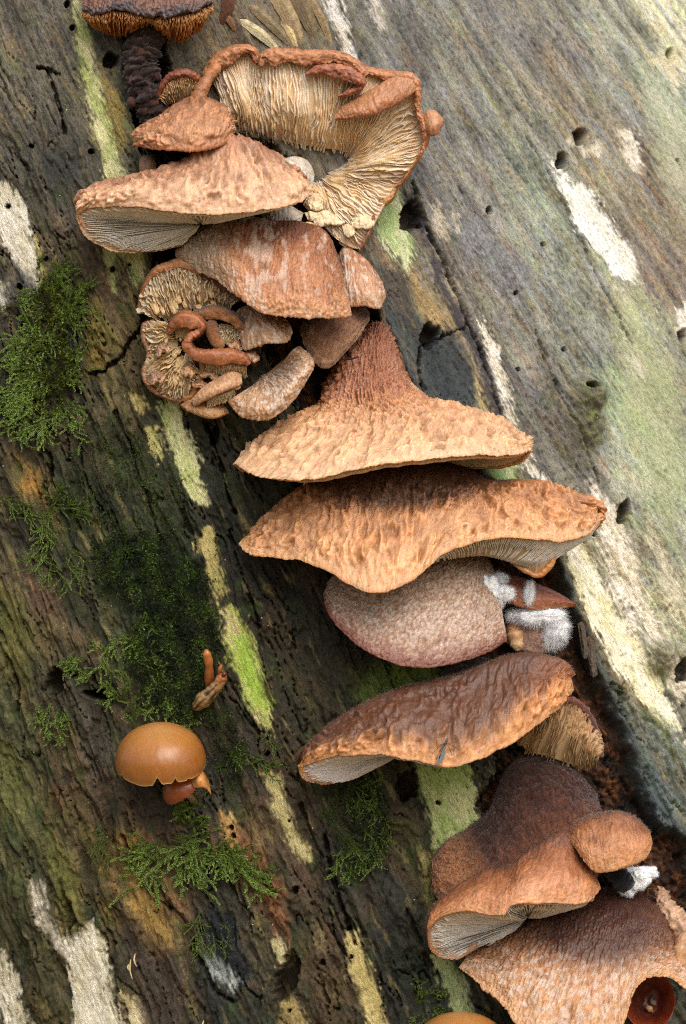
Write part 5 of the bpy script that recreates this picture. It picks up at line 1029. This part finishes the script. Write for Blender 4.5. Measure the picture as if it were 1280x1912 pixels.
# ------------------------------------------------------------------ knots and splinters of the trunk
def surf(x, y, lift=0.0): return (x, y, H0(x, y) + lift)
KN = [(0,'6a6048'),(.5,'7a7450'),(1,'4a4434')]
for k, (a, b, r, c) in enumerate([((445,36),(522,98),9,'c4b890'),((462,8),(548,92),9,'8a7a5c'),((500,-30),(562,84),15,'a08c68'),((538,-30),(588,74),14,'7a6a50'),((430,-20),(412,48),11,'5a3a28'),((575,-10),(620,90),7,'94805c'),((412,20),(440,62),6,'7a5c40'),((520,30),(556,96),6,'c4ac7c')]):
    p0, p1 = np.array(a, float), np.array(b, float); pm = (p0 + p1) / 2 + [3, -2]
    tube('splinter', [surf(*p0, -2)+(r*.8,), surf(*pm, 4)+(r*1.2,), surf(*p1, -1)+(r*.5,)], M_WOOD, tree, [(0,c),(1,c)], bump=r*.12, bs=30, seed=80 + k, m=5, flat=.45, lump=.1, smooth=False, n=9)
for k, (x, y, l) in enumerate([(244,1790,40),(252,1780,26),(380,1905,18),(240,1800,14)]):
    tube('splinter', [surf(x, y, 3)+(1.2,), surf(x - 2, y + l * .5, 9)+(1.6,), surf(x + 3, y + l, 5)+(.8,)], M_CRUMB, tree, [(0,'c8b07a'),(1,'e0d4b0')], n=10, m=6)
# flaked plates on the slab edge
for k, (x, y, w, l) in enumerate([(1085,1195,7,30),(1100,1225,8,34),(712,600,6,26),(746,672,6,30)]):
    T = [surf(x - w, y - l, 4), surf(x, y - l - 3, 10), surf(x + w, y - l + 3, 10)]; M_ = [surf(x + 2, y + l, 6), surf(x + w, y + l + 4, 14), surf(x + 2 * w, y + l, 12)]
    rg = tm_rings(T, M_, 3, back=18, dy=2); build_cap(tree, rg, auto_under(rg, 3), 30, 40, [(0,'6a5a48'),(1,'5a5248'),(3,'3a3028')], 'wrinkle', .7, 200 + k, mat=M_WOOD, name='bark_flake')

# ------------------------------------------------------------------ moss
def sprig(path, r_, leaf, out, dens=2.0, droop=0, hue=None):
    P = np.array(path, float); L = np.linalg.norm(np.diff(P, axis=0), axis=1).sum(); n = max(5, int(L / dens)); C = cr(P, n)
    t = np.gradient(C, axis=0); t /= np.linalg.norm(t, axis=1, keepdims=True) + 1e-9
    g0 = lin('4c5c1c'); g1 = lin('94a83a'); g2 = lin('a4cc84')
    for k in range(n):
        f = k / (n - 1)
        for _ in range(4):
            d = r_.standard_normal(3); d -= t[k] * d.dot(t[k]); d /= np.linalg.norm(d) + 1e-9; d[2] = abs(d[2]) * .9 + .1
            ax = d * .8 + t[k] * (.75 + .3 * r_.random()); ax /= np.linalg.norm(ax); ln = leaf * (.6 + .6 * r_.random()) * (1 - .35 * f)
            sd = np.cross(ax, d + r_.standard_normal(3) * .3); sd /= np.linalg.norm(sd) + 1e-9; w = ln * .24
            b = C[k]; m_ = b + ax * ln * .45; up = np.cross(sd, ax) * w * .5
            out['co'] += [b, m_ - sd * w + up, m_ + sd * w + up, b + ax * ln]
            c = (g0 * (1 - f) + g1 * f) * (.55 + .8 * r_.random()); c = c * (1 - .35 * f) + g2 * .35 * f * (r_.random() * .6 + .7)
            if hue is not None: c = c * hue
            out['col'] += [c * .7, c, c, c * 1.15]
    # stem
    for k in range(n - 1):
        sd = np.array([-t[k][1], t[k][0], 0]) * .7; out['co'] += [C[k] - sd, C[k] + sd, C[k + 1] + sd, C[k + 1] - sd]; out['col'] += [g0 * .5] * 4; out['st'].append(len(out['co']) - 4)
def moss_obj(name, out, label, P, group='moss on the trunk'):
    co = np.array(out['co']); N = len(co); st = set(out['st']); k = np.arange(0, N, 4); is_s = np.array([x in st for x in k])
    kl = k[~is_s]; ks = k[is_s]
    f = [np.stack([kl, kl + 1, kl + 3], -1), np.stack([kl, kl + 3, kl + 2], -1), np.stack([ks, ks + 1, ks + 2, ks + 3], -1)]
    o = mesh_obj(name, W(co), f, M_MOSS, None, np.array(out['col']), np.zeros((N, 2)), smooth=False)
    return tag(o, label, 'moss', group, 'stuff')
def branch(x, y, ang, L, r_, leaf, out, lift=6, sub=0, hue=None):
    if sub == 1:
        for _ in range(2): branch(x + r_.normal() * 9, y + r_.normal() * 9, ang + r_.normal() * .35, L * (.45 + .4 * r_.random()), r_, leaf, out, lift * .6, 2, hue)
        L *= .9; leaf *= .68
    pts = []; a = ang; n = 6
    for k in range(n):
        pts.append((x, y, H0(x, y) + lift + (5 * k / n) + r_.random() * 3)); a += r_.normal() * .22; x += math.cos(a) * L / (n - 1); y += math.sin(a) * L / (n - 1)
        if sub and 0 < k < n - 1:
            for _ in range(2 if r_.random() < .5 else 1): branch(x, y, a + r_.choice([-1, 1]) * (.6 + .5 * r_.random()), L * (.3 + .3 * r_.random()), r_, leaf * .9 * (.68 if sub == 2 else 1), out, lift + 1, 0, hue)
    sprig(pts, r_, leaf * (.68 if sub == 2 else 1), out, hue=hue)
def new(): return {'co': [], 'col': [], 'st': []}
r_ = np.random.default_rng(21)
o = new()
for (x, y, ang, L) in [(118,720,-1.75,190),(110,640,-1.3,130),(100,560,-1.2,70),(110,560,.2,55),(85,700,2.9,80),(60,730,2.7,65),(60,700,-2.6,60),(80,760,1.9,90),(100,640,3.0,75),(90,580,2.6,60),(70,760,2.3,70),(110,700,.3,45),(120,740,1.2,60),(95,540,-1.5,50),(120,650,.1,35),(60,650,2.8,50),(40,690,-2.9,45),(55,790,2.2,40),(120,770,1.5,70),(30,700,1.4,60),(130,540,-.2,40),(100,600,-.6,60),(60,600,-2.2,50),(70,640,2.2,60),(100,680,2.4,80),(20,640,1.2,50),(110,600,2.2,70),(90,720,2.6,60),(50,750,2.9,50),(80,540,2.4,50),(100,520,-.9,40),(110,760,2.0,60),(60,680,1.8,70)]:
    branch(x, y, ang, L, r_, 8.5, o, sub=1)
moss_obj('moss_patch', o, 'feathery bright green moss fronds spreading down the wood beside the grey knothole wood', surf(90, 650))
o = new()
for (x, y, ang, L) in [(330,1560,.6,120),(430,1610,.55,95),(400,1590,.2,60),(350,1580,2.6,140),(330,1540,-1.6,80),(345,1600,1.5,60),(420,1600,1.3,40),(300,1570,2.9,80),(370,1570,1.7,70),(320,1520,-1.2,50),(340,1500,-1.9,60),(290,1590,2.7,60),(440,1600,.9,70),(355,1550,-.8,40),(380,1600,.3,70),(410,1580,.9,50)]:
    branch(x, y, ang, L, r_, 9.5, o, sub=1, lift=8)
sprig([surf(425,1590,10), surf(450,1625,16), surf(478,1655,20), surf(514,1672,24)], r_, 11, o, dens=1.4)
moss_obj('moss_patch', o, 'green feathery moss shoots trailing below the orange domed mushroom', surf(350, 1580))
for spots, lab, leaf in (
    ([(240,1180,-.3,50),(250,1210,.4,60),(270,1270,.2,50),(260,1190,2.7,60),(200,1230,2.4,60),(160,1230,2.7,40),(240,1300,-2,50),(230,1310,-1.9,55),(250,1340,-2.1,60),(300,1290,1.0,50),(340,1330,1.2,50),(270,1260,-.6,40),(150,1245,1.9,30)], 'leafy moss tufts on the dark cushion above the orange domed mushroom', 8),
    ([(95,1330,1.9,45),(105,1345,1.6,40),(85,1330,2.3,30),(110,1330,.9,30)], 'tiny isolated moss tuft on wood below a dark hollow', 7),
    ([(20,950,.2,70),(60,960,.2,70),(0,930,.5,60),(90,950,-.3,60),(80,960,1.4,60),(130,960,.2,60),(90,1000,1.5,80),(120,1030,1.2,70),(100,1060,.6,60),(150,960,-.3,40),(100,940,-1.6,40)], 'thin line of short moss crossing the wood above the dark cushion', 5.5),
    ([(680,1550,.3,60),(650,1560,1.2,60),(660,1540,-.8,50),(690,1570,1.4,60),(640,1590,1.5,50),(650,1490,.4,50),(700,1500,1.2,60),(640,1460,.2,60),(670,1465,.1,60),(655,1610,1.5,40)], 'dull green moss patch below the white gilled end of the slanting cap', 6.5),
    ([(430,1420,.3,70),(480,1435,.2,50),(420,1400,.5,50),(500,1370,1.2,30)], 'fine thread of moss crossing the pale streak of bare wood', 5),
    ([(372,1700,1.7,60),(368,1740,1.6,50),(395,1740,1.0,40),(400,1760,1.8,30)], 'small bright moss specks on the blue black wood hollow', 4.5),
    ([(775,1875,-1.2,40),(790,1890,1.7,30),(808,1868,-.5,20),(815,1878,1.2,25)], 'tiny moss shoots beside the pale orange dome', 6),
    ([(190,1570,1.3,40),(195,1550,2,30),(205,1600,1.6,40)], 'small green moss film beside an ochre wood chip', 4)):
    o = new()
    for (x, y, ang, L) in spots: branch(x, y, ang, L, r_, leaf, o, sub=1, lift=4)
    moss_obj('moss_patch', o, lab, surf(*spots[0][:2]))
def cushion(label, poly, n, leaf, seed, cols=('24301a', '4a6224')):
    r_ = np.random.default_rng(seed); P = np.array(poly, float); b0, b1 = P.min(0), P.max(0)
    xy = b0 + (b1 - b0) * r_.random((n * 3, 2)); sd = sdf_poly(xy[:, 0], xy[:, 1], poly) + 26 * fbm(xy[:, 0] / 40, xy[:, 1] / 50, seed, 4)
    xy = xy[sd < 0][:n]; n = len(xy); X, Y = xy.T
    d = r_.standard_normal((n, 3)); d[:, 2] = np.abs(d[:, 2]) + .35; d[:, 1] -= .25; d /= np.linalg.norm(d, axis=1, keepdims=True)
    hh = baseH(X, Y) + 4 + 9 * np.clip(fbm(X / 26, Y / 26, seed + 1, 3) + .3, 0, 1) * r_.random(n) + 3; b = np.stack([X, Y, hh], -1)
    sdv = np.cross(d, r_.standard_normal((n, 3))); sdv /= np.linalg.norm(sdv, axis=1, keepdims=True); L = leaf * (.5 + r_.random((n, 1)))
    m = b + d * L * .45; co = np.stack([b, m - sdv * L * .17, b + d * L, m + sdv * L * .17], 1).reshape(-1, 3)
    c = mix(np.broadcast_to(lin(cols[0]), (n, 3)), lin(cols[1]), sm(-.3, .5, fbm(X / 30, Y / 40, seed + 3, 3))) * (.5 + r_.random((n, 1)))
    f = np.arange(n * 4).reshape(-1, 4)
    return tag(mesh_obj('moss_cushion', W(co), f, M_MOSS, None, np.repeat(c, 4, 0), np.zeros((n * 4, 2)), smooth=False), label, 'moss', 'moss on the trunk', 'stuff')
cushion('dark low moss cushion around the broken brown stalks', [(170,1010),(290,990),(380,1050),(410,1150),(420,1260),(400,1330),(340,1350),(270,1320),(235,1240),(250,1140),(180,1100)], 15000, 6, 301)
cushion('dark moss film beside the pale streaks under the cluster', [(130,800),(230,770),(330,900),(370,980),(300,1010),(200,1000),(130,960)], 5000, 4.5, 303)
cushion('dark moss clump under the white gilled end of the slanting cap', [(600,1460),(690,1440),(730,1500),(720,1600),(660,1640),(620,1560)], 3500, 5, 305)
cushion('olive moss mat underneath the feathery bright green moss fronds', [(40,560),(100,520),(140,560),(130,640),(125,740),(90,780),(40,740),(20,690),(60,640)], 3500, 7, 309, ('2e3414', '6a7428'))
cushion('dim moss film on the wood beside the orange domed mushroom', [(380,1320),(440,1340),(470,1420),(440,1480),(400,1440)], 2500, 4.5, 307)

# ------------------------------------------------------------------ crumbs and specks lying on the wood
r_ = np.random.default_rng(77); n = 420
X = r_.random(n) * 1280; Y = r_.random(n) * 1912; keep = (Y > 420 + .6 * (X - 640)); X, Y = X[keep], Y[keep]; n = len(X)
p_, th_ = px_to_pt(X, Y); d_, _, _ = trunk_fields(p_, th_); ctr = base(p_, th_, d_ + .6)
sz = .7 + 1.5 * r_.random((n, 1, 1)) ** 3; oct_ = np.array([(1,0,0),(-1,0,0),(0,1,0),(0,-1,0),(0,0,1),(0,0,-1)], float)
V = ctr[:, None] + oct_[None] * sz * (.5 + r_.random((n, 6, 1)))
ft = np.array([(0,2,4),(2,1,4),(1,3,4),(3,0,4),(2,0,5),(1,2,5),(3,1,5),(0,3,5)]); f = (np.arange(n)[:, None, None] * 6 + ft[None]).reshape(-1, 3)
pal = np.array([lin(c) for c in ('d8d0c0', 'a89068', '6a4a30', '2a2420', 'c0b8a8')]); cc_ = pal[r_.integers(0, 5, n)]
tag(mesh_obj('wood_crumbs', W(V.reshape(-1, 3)), f, M_CRUMB, None, np.repeat(cc_, 6, 0), np.zeros((n * 6, 2)), smooth=False), 'pale and dark crumbs of wood scattered over the mossy face of the trunk', 'crumbs', None, 'stuff')
